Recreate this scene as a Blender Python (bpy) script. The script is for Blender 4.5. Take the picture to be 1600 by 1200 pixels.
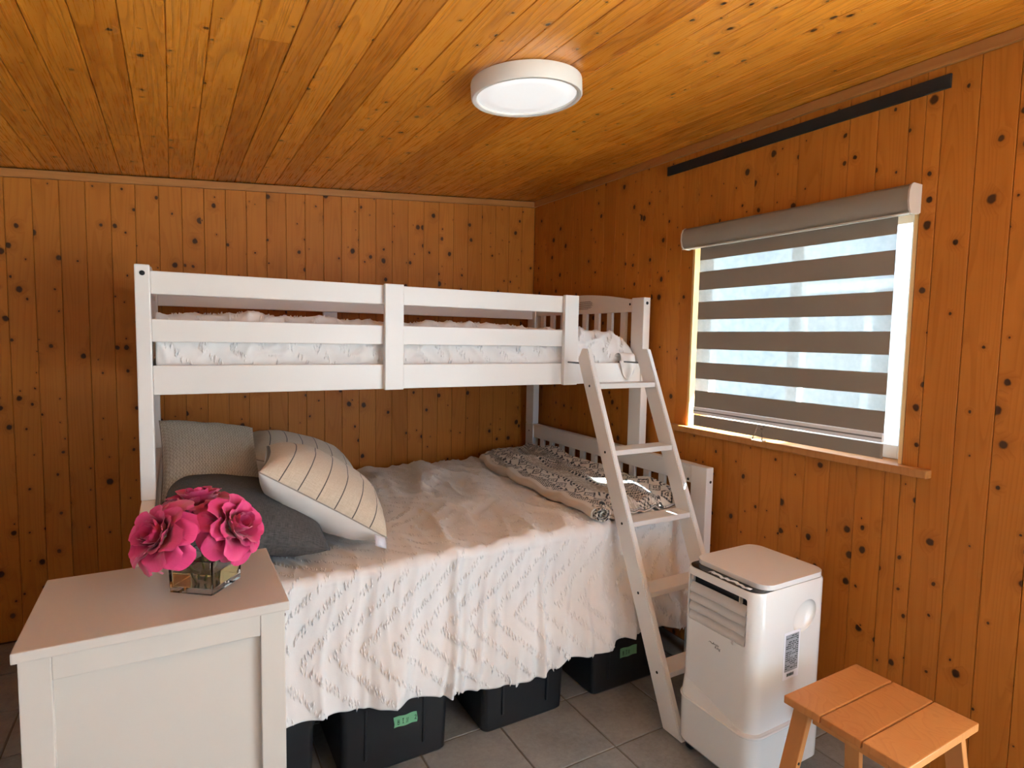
import bpy, bmesh, math, random
from mathutils import Vector, Matrix, noise
for o in list(bpy.data.objects):
    bpy.data.objects.remove(o)
scene = bpy.context.scene
COL = scene.collection
random.seed(7)
PI = math.pi

# ------------------------------------------------------------------ camera
EYE = Vector((0.0, 0.0, 1.42))
YAW, PITCH, ROLL, FPX = 0.51914, 0.07659, -0.0182, 927.6
fwd = Vector((math.sin(YAW)*math.cos(PITCH), math.cos(YAW)*math.cos(PITCH), -math.sin(PITCH)))
right0 = Vector((math.cos(YAW), -math.sin(YAW), 0))
down0 = fwd.cross(right0)
cr, sr = math.cos(ROLL), math.sin(ROLL)
right = cr*right0 + sr*down0
down = -sr*right0 + cr*down0
camd = bpy.data.cameras.new('camera')
camd.sensor_width = 36.0
camd.sensor_fit = 'HORIZONTAL'
camd.lens = FPX/1600*36.0
camd.clip_start = 0.02
cam = bpy.data.objects.new('camera', camd)
COL.objects.link(cam)
M = Matrix.Identity(4)
for i in range(3):
    M[i][0] = right[i]; M[i][1] = -down[i]; M[i][2] = -fwd[i]; M[i][3] = EYE[i]
cam.matrix_world = M
scene.camera = cam

# ------------------------------------------------------------------ sky, sun, daylight portals, exposure
SKY, SUN, EXPO = 5.2, 112.0, 0.55
FZ = 0.08                              # floor level (the eye is 1.34 m above it)
world = bpy.data.worlds.new('sky'); scene.world = world
world.use_nodes = True
wn = world.node_tree.nodes
wn['Background'].inputs[0].default_value = (0.76, 1.06, 1.40, 1)
wn['Background'].inputs[1].default_value = SKY
sund = bpy.data.lights.new('sun', 'SUN'); sund.energy = SUN; sund.angle = 0.009
sund.color = (0.90, 1.0, 1.0)
sun = bpy.data.objects.new('sun', sund); COL.objects.link(sun)
sun.rotation_euler = Vector((-0.53, 0.55, -0.66)).to_track_quat('-Z', 'Y').to_euler()

def portal(name, loc, direction, sx, sy):
    d = bpy.data.lights.new(name, 'AREA'); d.shape = 'RECTANGLE'; d.size = sx; d.size_y = sy
    d.cycles.is_portal = True
    o = bpy.data.objects.new(name, d); COL.objects.link(o)
    o.location = loc
    o.rotation_euler = Vector(direction).to_track_quat('-Z', 'Y').to_euler()
    return o
DOOR = (-0.98, 0.22, 0.08, 2.08)      # patio door opening in the right wall, beside and behind the camera: y0, y1, z0, z1
YF = -1.05                             # inner face of the wall behind the camera
portal('door_portal', (2.12, 0.5*(DOOR[0]+DOOR[1]), 1.08), (-1, 0, 0), DOOR[1]-DOOR[0], 2.0)
FWIN = (1.05, 1.80, 0.75, 2.05)        # window added behind the camera to brighten the right wall: x0, x1, z0, z1
portal('fill_window_portal', (0.5*(FWIN[0]+FWIN[1]), YF-0.15, 0.5*(FWIN[2]+FWIN[3])), (0, 1, 0), FWIN[1]-FWIN[0], FWIN[3]-FWIN[2])
portal('window_portal', (2.13, 1.43, 1.46), (-1, 0, 0), 0.9, 0.8)
vs = scene.view_settings
vs.view_transform = 'Standard'; vs.look = 'None'; vs.gamma = 1.0; vs.exposure = EXPO
vs.use_curve_mapping = False
scene.cycles.max_bounces = 12
scene.cycles.diffuse_bounces = 8
scene.cycles.transparent_max_bounces = 16
scene.cycles.sample_clamp_indirect = 6.0

# ------------------------------------------------------------------ helpers
def setp(o, label=None, cat=None, group=None, kind=None):
    if label: o['label'] = label
    if cat: o['category'] = cat
    if group: o['group'] = group
    if kind: o['kind'] = kind
    return o
def par(o, p):
    if p is not None:
        o.parent = p
        o.matrix_parent_inverse = p.matrix_basis.inverted() if p.parent is None else (p.parent.matrix_basis @ p.matrix_parent_inverse @ p.matrix_basis).inverted()
    return o
def thing(name, loc, label, cat, group=None):
    o = bpy.data.objects.new(name, None); COL.objects.link(o); o.location = loc
    o.empty_display_size = 0.05
    o.matrix_basis = Matrix.Translation(Vector(loc))
    return setp(o, label, cat, group)
def link(name, me, mat, parent=None, mw=None, smooth=False):
    o = bpy.data.objects.new(name, me); COL.objects.link(o)
    if mw is not None: o.matrix_basis = mw
    if mat is not None and len(me.materials) == 0:
        for m in (mat if isinstance(mat, (list, tuple)) else [mat]): me.materials.append(m)
    if smooth:
        for p in me.polygons: p.use_smooth = True
    if parent is not None:
        loc = o.matrix_basis.copy()
        o.parent = parent
        o.matrix_parent_inverse = world_of(parent).inverted()
        o.matrix_basis = loc
    return o
def world_of(o):
    m = o.matrix_basis.copy()
    if o.parent is not None:
        m = world_of(o.parent) @ o.matrix_parent_inverse @ m
    return m
def from_pd(name, verts, faces, mat, parent=None, mw=None, smooth=False):
    me = bpy.data.meshes.new(name)
    me.from_pydata([tuple(v) for v in verts], [], faces); me.update()
    return link(name, me, mat, parent, mw, smooth)
def bm_link(name, bm, mat, parent=None, mw=None, smooth=False):
    bmesh.ops.recalc_face_normals(bm, faces=bm.faces)
    me = bpy.data.meshes.new(name); bm.to_mesh(me); bm.free()
    return link(name, me, mat, parent, mw, smooth)
def bm_box(bm, lo, hi, mw=None):
    vs = [bm.verts.new((x, y, z)) for x in (lo[0], hi[0]) for y in (lo[1], hi[1]) for z in (lo[2], hi[2])]
    if mw is not None:
        for v in vs: v.co = mw @ v.co
    fs = []
    for f in ((0,1,3,2),(4,6,7,5),(0,4,5,1),(2,3,7,6),(0,2,6,4),(1,5,7,3)):
        fs.append(bm.faces.new([vs[i] for i in f]))
    return vs, fs
def box(name, lo, hi, mat, parent=None, bev=0.003, mw=None, seg=2):
    """a bevelled box whose origin sits at its own middle"""
    c = Vector([(a+b)/2 for a, b in zip(lo, hi)]); h = Vector([(b-a)/2 for a, b in zip(lo, hi)])
    bm = bmesh.new(); bm_box(bm, -h, h)
    if bev: bmesh.ops.bevel(bm, geom=list(bm.edges), offset=min(bev, 0.45*min(h)*2), segments=seg, affect='EDGES', profile=0.6)
    m = Matrix.Translation(c)
    if mw is not None: m = mw @ m
    return bm_link(name, bm, mat, parent, m)
def beam(name, a, b, up, w, t, mat, parent=None, bev=0.003):
    """bar from a to b; w along the side direction, t along 'up' made square to the axis"""
    a, b = Vector(a), Vector(b); z = (b-a).normalized(); x = z.cross(Vector(up)).normalized(); x = -x; y = z.cross(x)
    mw = Matrix((x, y, z)).transposed().to_4x4(); mw.translation = (a+b)/2
    L = (b-a).length
    return box(name, (-w/2, -t/2, -L/2), (w/2, t/2, L/2), mat, parent, bev, mw)
def tube(name, pts, r, mat, parent=None, n=8, smooth=True):
    bm = bmesh.new(); rings = []
    pts = [Vector(p) for p in pts]
    for i, p in enumerate(pts):
        d = (pts[min(i+1, len(pts)-1)] - pts[max(i-1, 0)]).normalized()
        a = d.cross(Vector((0.31, 0.2, 0.93))); a = a.normalized() if a.length > 1e-4 else Vector((1,0,0)); b = d.cross(a)
        rr = r[i] if isinstance(r, (list, tuple)) else r
        rings.append([bm.verts.new(p + rr*(math.cos(2*PI*k/n)*a + math.sin(2*PI*k/n)*b)) for k in range(n)])
    for i in range(len(rings)-1):
        for k in range(n):
            bm.faces.new((rings[i][k], rings[i][(k+1) % n], rings[i+1][(k+1) % n], rings[i+1][k]))
    bm.faces.new(rings[0][::-1]); bm.faces.new(rings[-1])
    return bm_link(name, bm, mat, parent, None, smooth)
def lathe(name, prof, mat, parent=None, mw=None, n=48, smooth=True, cap0=True, cap1=True):
    bm = bmesh.new(); rings = []
    for r, z in prof:
        rings.append([bm.verts.new((r*math.cos(2*PI*k/n), r*math.sin(2*PI*k/n), z)) for k in range(n)])
    for i in range(len(rings)-1):
        for k in range(n):
            bm.faces.new((rings[i][k], rings[i][(k+1) % n], rings[i+1][(k+1) % n], rings[i+1][k]))
    if cap0: bm.faces.new(rings[0][::-1])
    if cap1: bm.faces.new(rings[-1])
    o = bm_link(name, bm, mat, parent, mw, smooth)
    return o
def disc(name, c, normal, r, t, mat, parent=None, n=14):
    q = Vector(normal).to_track_quat('Z', 'Y').to_matrix().to_4x4(); q.translation = Vector(c)
    return lathe(name, [(r, -t/2), (r, t*0.3), (r*0.85, t/2)], mat, parent, q, n, False)
def sgn(a): return (a > 0) - (a < 0)
def smooth_by_angle(o, ang=0.6):
    me = o.data
    for p in me.polygons: p.use_smooth = True
    me.set_sharp_from_angle(angle=ang)
def lerp_tab(tab, x):
    if x <= tab[0][0]: return tab[0][1]
    for (a, va), (b, vb) in zip(tab, tab[1:]):
        if x <= b:
            t = (x-a)/(b-a); return va + (vb-va)*t
    return tab[-1][1]
def sst(a, b, x):
    t = max(0.0, min(1.0, (x-a)/(b-a))); return t*t*(3-2*t)
def ns(x, y, z=0.0): return noise.noise(Vector((x, y, z)))

# ------------------------------------------------------------------ materials
class NT:
    def __init__(s, name):
        s.m = bpy.data.materials.new(name); s.m.use_nodes = True
        s.t = s.m.node_tree; s.b = s.t.nodes['Principled BSDF']; s.out = s.t.nodes['Material Output']
    def n(s, typ, ins=None, **props):
        nd = s.t.nodes.new(typ)
        for k, v in props.items(): setattr(nd, k, v)
        for k, v in (ins or {}).items():
            if hasattr(v, 'is_output') and v.is_output: s.t.links.new(v, nd.inputs[k])
            else: nd.inputs[k].default_value = v
        return nd
    def math(s, op, a, b=0.0, c=0.0):
        nd = s.n('ShaderNodeMath', {0: a, 1: b, 2: c}, operation=op); return nd.outputs[0]
    def mix(s, f, a, b, blend='MIX'):
        nd = s.n('ShaderNodeMix', {0: f, 6: a, 7: b}, data_type='RGBA', blend_type=blend); return nd.outputs[2]
    def ramp(s, f, stops, interp='LINEAR'):
        nd = s.n('ShaderNodeValToRGB', {0: f}); cr = nd.color_ramp; cr.interpolation = interp
        while len(cr.elements) < len(stops): cr.elements.new(0.5)
        for e, (p, c) in zip(cr.elements, stops):
            e.position = p; e.color = c if isinstance(c, tuple) else (c, c, c, 1)
        return nd.outputs[0]
    def set(s, **kw):
        names = dict(col='Base Color', rough='Roughness', normal='Normal', metal='Metallic', spec='Specular IOR Level', coat='Coat Weight', sheen='Sheen Weight', trans='Transmission Weight', alpha='Alpha', ior='IOR')
        for k, v in kw.items():
            i = s.b.inputs[names[k]]
            if hasattr(v, 'is_output') and v.is_output: s.t.links.new(v, i)
            else: i.default_value = v
        return s
    def bump(s, h, strength=0.3, dist=0.002):
        return s.n('ShaderNodeBump', {'Strength': strength, 'Distance': dist, 'Height': h}).outputs[0]
def C(r, g, b): return (r, g, b, 1)

def plain(name, col, rough=0.5, noise_amt=0.04, scale=60, bump=0.0, bscale=300, **kw):
    t = NT(name)
    tc = t.n('ShaderNodeTexCoord').outputs['Object']
    nz = t.n('ShaderNodeTexNoise', {'Vector': tc, 'Scale': scale*0.1, 'Detail': 5.0}).outputs[0]
    f = t.math('MULTIPLY_ADD', nz, 2*noise_amt, 1-noise_amt)
    c = t.mix(1.0, col, t.n('ShaderNodeCombineColor', {0: f, 1: f, 2: f}).outputs[0], 'MULTIPLY')
    t.set(col=c, rough=rough, **kw)
    if bump:
        n2 = t.n('ShaderNodeTexNoise', {'Vector': tc, 'Scale': bscale, 'Detail': 3.0}).outputs[0]
        t.set(normal=t.bump(n2, bump, 0.001))
    return t.m

def pine(name, c0, c1, kdens=0.5, rough=0.38, knot_r=1.0, bump=0.35, coat=0.0, vary=0.45, ring=0.26):
    """lacquered knotty pine: tone differs board by board, contour grain, dark round knots"""
    t = NT(name)
    tc = t.n('ShaderNodeTexCoord').outputs['Object']
    rnd = t.n('ShaderNodeObjectInfo').outputs['Random']
    sep = t.n('ShaderNodeSeparateXYZ', {0: tc})
    r2 = t.math('FRACT', t.math('MULTIPLY', rnd, 57.31)); r3 = t.math('FRACT', t.math('MULTIPLY', rnd, 913.7))
    x = t.math('ADD', sep.outputs[0], t.math('MULTIPLY', rnd, 40.0))
    z = t.math('ADD', sep.outputs[2], t.math('MULTIPLY', r2, 60.0))
    y = t.math('MULTIPLY', sep.outputs[1], 1.0)
    # knots
    kv = t.n('ShaderNodeCombineXYZ', {0: x, 1: t.math('MULTIPLY', z, 0.85), 2: 0.0}).outputs[0]
    wob = t.n('ShaderNodeTexNoise', {'Vector': kv, 'Scale': 55.0, 'Detail': 2.0}).outputs['Color']
    kv2 = t.n('ShaderNodeVectorMath', {0: kv, 1: t.n('ShaderNodeVectorMath', {0: wob, 3: 0.007}, operation='SCALE').outputs[0]}, operation='ADD').outputs[0]
    vo = t.n('ShaderNodeTexVoronoi', {'Vector': kv2, 'Scale': 13.0, 'Randomness': 1.0}, voronoi_dimensions='2D')
    cs = t.n('ShaderNodeSeparateColor', {0: vo.outputs['Color']})
    thr = t.math('MULTIPLY_ADD', r3, 0.62, 1.0-kdens-0.12)
    on = t.math('GREATER_THAN', cs.outputs[0], thr)
    rad = t.math('MULTIPLY_ADD', t.math('POWER', cs.outputs[1], 2.2), 0.13*knot_r, 0.03*knot_r)
    dd = t.math('DIVIDE', vo.outputs['Distance'], rad)
    core = t.math('MULTIPLY', on, t.n('ShaderNodeMapRange', {0: dd, 1: 1.15, 2: 0.75, 3: 0.0, 4: 1.0}).outputs[0])
    halo = t.math('MULTIPLY', on, t.n('ShaderNodeMapRange', {0: dd, 1: 3.6, 2: 0.8, 3: 0.0, 4: 1.0}).outputs[0])
    # grain
    gv = t.n('ShaderNodeCombineXYZ', {0: t.math('MULTIPLY', x, 9.0), 1: t.math('MULTIPLY', y, 5.0), 2: t.math('MULTIPLY', z, 0.55)}).outputs[0]
    field = t.n('ShaderNodeTexNoise', {'Vector': gv, 'Scale': 1.0, 'Detail': 1.5, 'Roughness': 0.4, 'Distortion': 0.4}).outputs[0]
    field = t.math('ADD', field, t.math('MULTIPLY', halo, 0.10))
    rings = t.math('FRACT', t.math('MULTIPLY', field, 19.0))
    late = t.ramp(rings, [(0.0, 0.0), (0.55, 0.25), (0.9, 1.0), (1.0, 0.0)])
    fv = t.n('ShaderNodeCombineXYZ', {0: t.math('MULTIPLY', x, 260.0), 1: t.math('MULTIPLY', y, 60.0), 2: t.math('MULTIPLY', z, 6.0)}).outputs[0]
    fine = t.n('ShaderNodeTexNoise', {'Vector': fv, 'Scale': 1.0, 'Detail': 3.0}).outputs[0]
    blot = t.n('ShaderNodeTexNoise', {'Vector': kv, 'Scale': 5.0, 'Detail': 2.0}).outputs[0]
    tone = t.math('ADD', t.math('MULTIPLY_ADD', r3, vary, 0.22-vary*0.5), t.math('ADD', t.math('MULTIPLY', late, ring), t.math('ADD', t.math('MULTIPLY', fine, 0.22), t.math('MULTIPLY', blot, 0.30))))
    tone = t.n('ShaderNodeMapRange', {0: tone, 1: 0.15, 2: 1.1}).outputs[0]
    base = t.mix(tone, c0, c1)
    base = t.mix(t.math('MULTIPLY', halo, 0.30), base, C(c1[0]*0.55, c1[1]*0.42, c1[2]*0.35))
    base = t.mix(t.math('MULTIPLY', core, 0.93), base, C(0.035, 0.012, 0.005))
    h = t.math('ADD', t.math('MULTIPLY', late, 0.15), t.math('ADD', t.math('MULTIPLY', halo, 0.9), t.math('MULTIPLY', core, -0.5)))
    t.set(spec=0.5 if rough < 0.4 else 0.22, col=base, rough=t.math('MULTIPLY_ADD', fine, 0.15, rough-0.07), normal=t.bump(h, bump, 0.002), coat=coat)
    return t.m

MAT = {}
MAT['pine_wall'] = pine('knotty_pine_wall', C(0.52, 0.18, 0.024), C(0.30, 0.083, 0.0075), 0.78, 0.52, 1.05, 0.35, 0.0, 0.24, 0.22)
MAT['pine_ceil'] = pine('knotty_pine_ceiling', C(0.74, 0.28, 0.026), C(0.38, 0.108, 0.007), 0.42, 0.28, 0.8, 0.8, 0.0, 0.60, 0.50)
MAT['pine_trim'] = pine('pine_trim', C(0.46, 0.20, 0.058), C(0.32, 0.115, 0.028), 0.15, 0.42, 0.6)
MAT['pine_jamb'] = pine('pine_jamb', C(0.74, 0.50, 0.24), C(0.60, 0.36, 0.14), 0.2, 0.45, 0.5)
MAT['stool_wood'] = pine('oiled_stool_wood', C(0.58, 0.24, 0.075), C(0.42, 0.15, 0.04), 0.0, 0.4, 0.4)
MAT['white_paint'] = plain('white_satin_paint', C(0.80, 0.775, 0.735), 0.32, 0.02, 40)
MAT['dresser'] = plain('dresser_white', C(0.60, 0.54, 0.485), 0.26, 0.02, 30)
MAT['bolt'] = plain('dark_bolt', C(0.03, 0.028, 0.026), 0.4, metal=0.7)
MAT['black'] = plain('black_metal', C(0.008, 0.008, 0.009), 0.55, 0.1)
MAT['print'] = plain('warning_print_ink', C(0.10, 0.075, 0.05), 0.7)
MAT['lamp_rim'] = plain('lamp_rim', C(0.80, 0.77, 0.72), 0.45, 0.01)
MAT['grey_metal'] = plain('grey_metal', C(0.25, 0.25, 0.25), 0.35, metal=0.9)
# ------------------------------------------------------------------ room
XL, XR, YB = -0.95, 1.97, 3.20
SLOPE = 0.0725
def zc(x): return 2.266 + SLOPE*(x-1.972)      # underside of the sloping ceiling
TH = 0.012
def smaterial_box(name, lo, hi, mat): return box(name, lo, hi, mat, None, 0)

# floor: grout bed with separate tiles
t = NT('grout'); t.set(col=C(0.16, 0.13, 0.105), rough=0.9); MAT['grout'] = t.m
def tile_mat():
    t = NT('stone_look_tile')
    tc = t.n('ShaderNodeTexCoord').outputs['Object']; rnd = t.n('ShaderNodeObjectInfo').outputs['Random']
    v = t.n('ShaderNodeVectorMath', {0: tc, 1: t.n('ShaderNodeCombineXYZ', {0: t.math('MULTIPLY', rnd, 50.0), 1: t.math('MULTIPLY', rnd, 23.0), 2: 0.0}).outputs[0]}, operation='ADD').outputs[0]
    a = t.n('ShaderNodeTexNoise', {'Vector': v, 'Scale': 7.0, 'Detail': 6.0, 'Roughness': 0.65}).outputs[0]
    b = t.n('ShaderNodeTexNoise', {'Vector': v, 'Scale': 60.0, 'Detail': 4.0, 'Roughness': 0.7}).outputs[0]
    s = t.math('ADD', t.math('MULTIPLY', a, 0.6), t.math('ADD', t.math('MULTIPLY', b, 0.4), t.math('MULTIPLY_ADD', rnd, 0.12, -0.06)))
    c = t.ramp(s, [(0.30, C(0.17, 0.168, 0.162)), (0.5, C(0.255, 0.255, 0.25)), (0.72, C(0.335, 0.335, 0.33))])
    t.set(col=c, rough=0.42, normal=t.bump(b, 0.12, 0.002)); return t.m
MAT['tile'] = tile_mat()
floor = box('floor', (XL, YF, FZ-0.1), (XR, YB, FZ-0.0035), MAT['grout'], None, 0)
setp(floor, 'beige stone-look ceramic tile floor with grey-brown grout', None, None, 'structure')
PT, TX, TY = 0.2906, 1.2443, 1.4406
tile_cache = {}
def tile_mesh(w, d):
    k = (round(w, 4), round(d, 4))
    if k not in tile_cache:
        b = bmesh.new(); vs_, fs_ = bm_box(b, (-w/2, -d/2, -0.004), (w/2, d/2, 0.0))
        top = [e for e in b.edges if all(v.co.z > -0.001 for v in e.verts)]
        bmesh.ops.bevel(b, geom=top, offset=0.0016, segments=1, affect='EDGES')
        bmesh.ops.recalc_face_normals(b, faces=b.faces)
        me = bpy.data.meshes.new('tile'); b.to_mesh(me); b.free(); me.materials.append(MAT['tile']); tile_cache[k] = me
    return tile_cache[k]
for i in range(-9, 5):
    for j in range(-10, 9):
        x0, x1 = TX+i*PT+0.0028, TX+(i+1)*PT-0.0028; y0, y1 = TY+j*PT+0.0028, TY+(j+1)*PT-0.0028
        x0, x1, y0, y1 = max(x0, XL+.002), min(x1, XR-.002), max(y0, YF+.002), min(y1, YB-.002)
        if x1-x0 < 0.02 or y1-y0 < 0.02: continue
        link('tile', tile_mesh(x1-x0, y1-y0), None, floor, Matrix.Translation(((x0+x1)/2, (y0+y1)/2, FZ)))

# planks
plank_cache = {}
def plank(parent, mat, L, w, mw, name='plank'):
    k = (round(L, 3), round(w, 4), mat.name)
    if k not in plank_cache:
        c, g = 0.0021, 0.0003
        prof = [(g, 0.0026), (c, 0.0), (w-c, 0.0), (w-g, 0.0026), (w-g, TH), (g, TH)]
        v = [(x, y, zz) for zz in (0, L) for x, y in prof]
        n = 6
        f = [tuple(range(n-1, -1, -1))[::-1], tuple(range(2*n-1, n-1, -1))]
        f = [tuple(range(n)), tuple(range(2*n-1, n-1, -1))] + [(i, i+n, (i+1) % n + n, (i+1) % n) for i in range(n)]
        b = bmesh.new(); bv = [b.verts.new(q) for q in v]
        for q in f: b.faces.new([bv[i] for i in q])
        bmesh.ops.recalc_face_normals(b, faces=b.faces)
        me = bpy.data.meshes.new(name); b.to_mesh(me); b.free(); me.materials.append(mat); plank_cache[k] = me
    return link(name, plank_cache[k], None, parent, mw)

MAT['wall_core'] = plain('timber_wall_core', C(0.10, 0.05, 0.02), 0.9)
MAT['sun_block'] = plain('sun_block_slab', C(0.5, 0.48, 0.44), 0.8)
# back wall
wb = box('wall_back', (XL-0.14, YB+TH, -0.1), (XR+0.14, YB+0.14, 2.45), MAT['wall_core'], None, 0)
setp(wb, 'back wall of vertical knotty pine planks', None, None, 'structure')
PW = 0.0915
k0 = int(math.floor((XL-0.232)/PW))
x = 0.232 + k0*PW
while x < XR-0.01:
    a, b_ = max(x, XL), min(x+PW, XR)
    if b_-a > 0.01:
        plank(wb, MAT['pine_wall'], zc(a)-0.004-FZ, b_-a, Matrix.Translation((a, YB, FZ)))
    x += PW
# right wall with the window opening
WY0, WY1, WZ0, WZ1 = 0.985, 1.885, 1.050, 1.865
bm = bmesh.new()
for lo, hi in (((XR+TH, DOOR[1], -0.1), (XR+0.13, WY0, 2.45)), ((XR+TH, YF-0.14, -0.1), (XR+0.13, DOOR[0], 2.45)), ((XR+TH, DOOR[0], DOOR[3]), (XR+0.13, DOOR[1], 2.45)), ((XR+TH, DOOR[0], -0.1), (XR+0.13, DOOR[1], FZ-0.001)), ((XR+TH, WY1, -0.1), (XR+0.13, YB+TH, 2.45)), ((XR+TH, WY0, -0.1), (XR+0.13, WY1, WZ0-0.03)), ((XR+TH, WY0, WZ1+0.01), (XR+0.13, WY1, 2.45))):
    bm_box(bm, lo, hi)
wr = bm_link('wall_right', bm, MAT['wall_core'])
setp(wr, 'right wall of vertical knotty pine planks with a window', None, None, 'structure')
PR = 0.0923
mR = Matrix(((0, 1, 0), (-1, 0, 0), (0, 0, 1))).to_4x4()
k0 = int(math.floor((YF-1.401)/PR))
y = 1.401 + k0*PR
while y < YB-0.01:
    a, b_ = max(y, YF), min(y+PR, YB)
    y += PR
    if b_-a < 0.01: continue
    top = 2.266-0.003
    spans = [(a, b_)]
    cuts = []
    if a < DOOR[1] and b_ > DOOR[0]:
        if a < DOOR[0]: cuts.append((a, DOOR[0], FZ, top))
        if b_ > DOOR[1]: cuts.append((DOOR[1], b_, FZ, top))
        cuts.append((max(a, DOOR[0]), min(b_, DOOR[1]), DOOR[3], top))
    elif b_ <= WY0 or a >= WY1: cuts = [(a, b_, FZ, top)]
    else:
        if a < WY0: cuts.append((a, WY0, FZ, top))
        if b_ > WY1: cuts.append((WY1, b_, FZ, top))
        m0, m1 = max(a, WY0), min(b_, WY1)
        cuts += [(m0, m1, FZ, WZ0-0.028), (m0, m1, WZ1, top)]
    for a2, b2, z0, z1 in cuts:
        if b2-a2 < 0.004: continue
        mm = mR.copy(); mm.translation = (XR, b2, z0)
        plank(wr, MAT['pine_wall'], z1-z0, b2-a2, mm)
# ceiling
ex = Vector((1, 0, SLOPE)).normalized(); en = Vector((-SLOPE, 0, 1)).normalized(); ey = Vector((0, 1, 0))
bm = bmesh.new()
def cpt(x, y, d): p = Vector((x, y, zc(x))) + en*d; return p
vv = [bm.verts.new(cpt(x, y, d)) for x in (XL-0.14, XR+0.14) for y in (YF-0.14, YB+0.14) for d in (TH, 0.16)]
for f in ((0,1,3,2), (4,6,7,5), (0,4,5,1), (2,3,7,6), (0,2,6,4), (1,5,7,3)): bm.faces.new([vv[i] for i in f])
ce = bm_link('ceiling', bm, MAT['wall_core'])
setp(ce, 'gently sloping ceiling of varnished knotty pine boards', None, None, 'structure')
mC = Matrix((-ex, en, ey)).transposed().to_4x4()
PC = 0.0905
k0 = int(math.floor((XL-0.182)/PC))
x = 0.182 + k0*PC
rc = random.Random(5)
while x < XR-0.01:
    a, b_ = max(x, XL), min(x+PC, XR)
    x += PC
    if b_-a < 0.01: continue
    w = (b_-a)/ex.x
    js = [YF, YB]
    q = rc.random()
    if q < 0.75: js.insert(1, rc.choice([0.55, 0.9, 1.25, 1.6, 1.95, 2.3, 2.65]) + rc.uniform(-.1, .1))
    if 0.10 < a < 0.19: js = [YF, 1.62, YB]
    for y0, y1 in zip(js, js[1:]):
        mm = mC.copy(); mm.translation = Vector((b_, y0+0.0006, zc(b_)))
        plank(ce, MAT['pine_ceil'], round(y1-y0-0.0012, 2) if False else y1-y0-0.0012, w, mm)
# left wall and the wall behind the camera, plain off-white, seen only in bounced light
MAT['white_wall'] = plain('off_white_wall', C(0.70, 0.70, 0.68), 0.8)
wl = box('wall_left', (XL-0.14, YF-0.14, -0.1), (XL, YB+TH, 2.4), MAT['white_wall'], None, 0)
setp(wl, 'plain off-white left wall', None, None, 'structure')
bm = bmesh.new()
for lo, hi in (((XL, YF-0.14, -0.1), (FWIN[0], YF, 2.4)), ((FWIN[1], YF-0.14, -0.1), (XR+TH, YF, 2.4)), ((FWIN[0], YF-0.14, -0.1), (FWIN[1], YF, FWIN[2])), ((FWIN[0], YF-0.14, FWIN[3]), (FWIN[1], YF, 2.4))): bm_box(bm, lo, hi)
wf = bm_link('wall_front', bm, MAT['white_wall'])
setp(wf, 'plain off-white wall behind the camera', None, None, 'structure')
d1 = thing('door_1', (XR+0.07, -0.38, FZ), 'white framed open patio doorway', None); d1['kind'] = 'structure'
for nm, lo, hi in (('jamb', (XR+0.001, DOOR[0], FZ), (XR+0.128, DOOR[0]+0.04, DOOR[3]-0.04)), ('jamb', (XR+0.001, DOOR[1]-0.04, FZ), (XR+0.128, DOOR[1], DOOR[3]-0.04)), ('head', (XR+0.001, DOOR[0], DOOR[3]-0.04), (XR+0.128, DOOR[1], DOOR[3]))):
    box(nm, lo, hi, MAT['white_paint'], d1)
w2 = thing('fill_window', (1.42, YF-0.07, FWIN[2]), 'white framed window added behind the camera for more light', None); w2['kind'] = 'structure'
for lo, hi in (((FWIN[0], YF-0.12, FWIN[2]), (FWIN[0]+0.05, YF-0.02, FWIN[3])), ((FWIN[1]-0.05, YF-0.12, FWIN[2]), (FWIN[1], YF-0.02, FWIN[3])), ((FWIN[0]+0.05, YF-0.12, FWIN[2]), (FWIN[1]-0.05, YF-0.02, FWIN[2]+0.05)), ((FWIN[0]+0.05, YF-0.12, FWIN[3]-0.05), (FWIN[1]-0.05, YF-0.02, FWIN[3]))):
    box('frame', lo, hi, MAT['white_paint'], w2)
# trims under the ceiling
def trim(name, a, b, mat, lab):
    o = beam(name, a, b, (0, 0, 1), 0.016, 0.034, mat); return setp(o, lab, None, None, 'structure')
trim('trim_1', (XL+.01, YB-0.008, zc(XL)-0.021), (XR-0.001, YB-0.008, zc(XR)-0.021), MAT['pine_trim'], 'thin pine strip where back wall meets ceiling')
trim('trim_2', (XR-0.0085, YF+.01, 2.266-0.0195), (XR-0.0085, YB-0.018, 2.266-0.0195), MAT['pine_trim'], 'thin pine strip where right wall meets ceiling')

# ------------------------------------------------------------------ window
win = thing('window_1', (XR+0.05, 1.435, WZ0), 'white vinyl sliding window in a pale pine recess', None); win['kind'] = 'structure'
JX0, JX1 = XR+0.001, XR+0.125
MAT['vinyl'] = plain('white_vinyl', C(0.82, 0.83, 0.84), 0.35, 0.01)
box('jamb', (JX0, WY1-0.012, WZ0), (JX1, WY1-0.0005, WZ1), MAT['pine_jamb'], win, 0.001)
box('jamb', (JX0, WY0+0.0005, WZ0), (JX1, WY0+0.012, WZ1), MAT['pine_jamb'], win, 0.001)
box('head', (JX0, WY0, WZ1-0.012), (JX1, WY1, WZ1), MAT['pine_jamb'], win, 0.001)
box('sill', (XR-0.030, WY0-0.085, WZ0-0.027), (JX1, WY1+0.085, WZ0-0.001), MAT['pine_trim'], win, 0.003)
FX0, FX1 = XR+0.072, XR+0.115
a0, a1, b0, b1 = WY0+0.012, WY1-0.012, WZ0, WZ1-0.012
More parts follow.
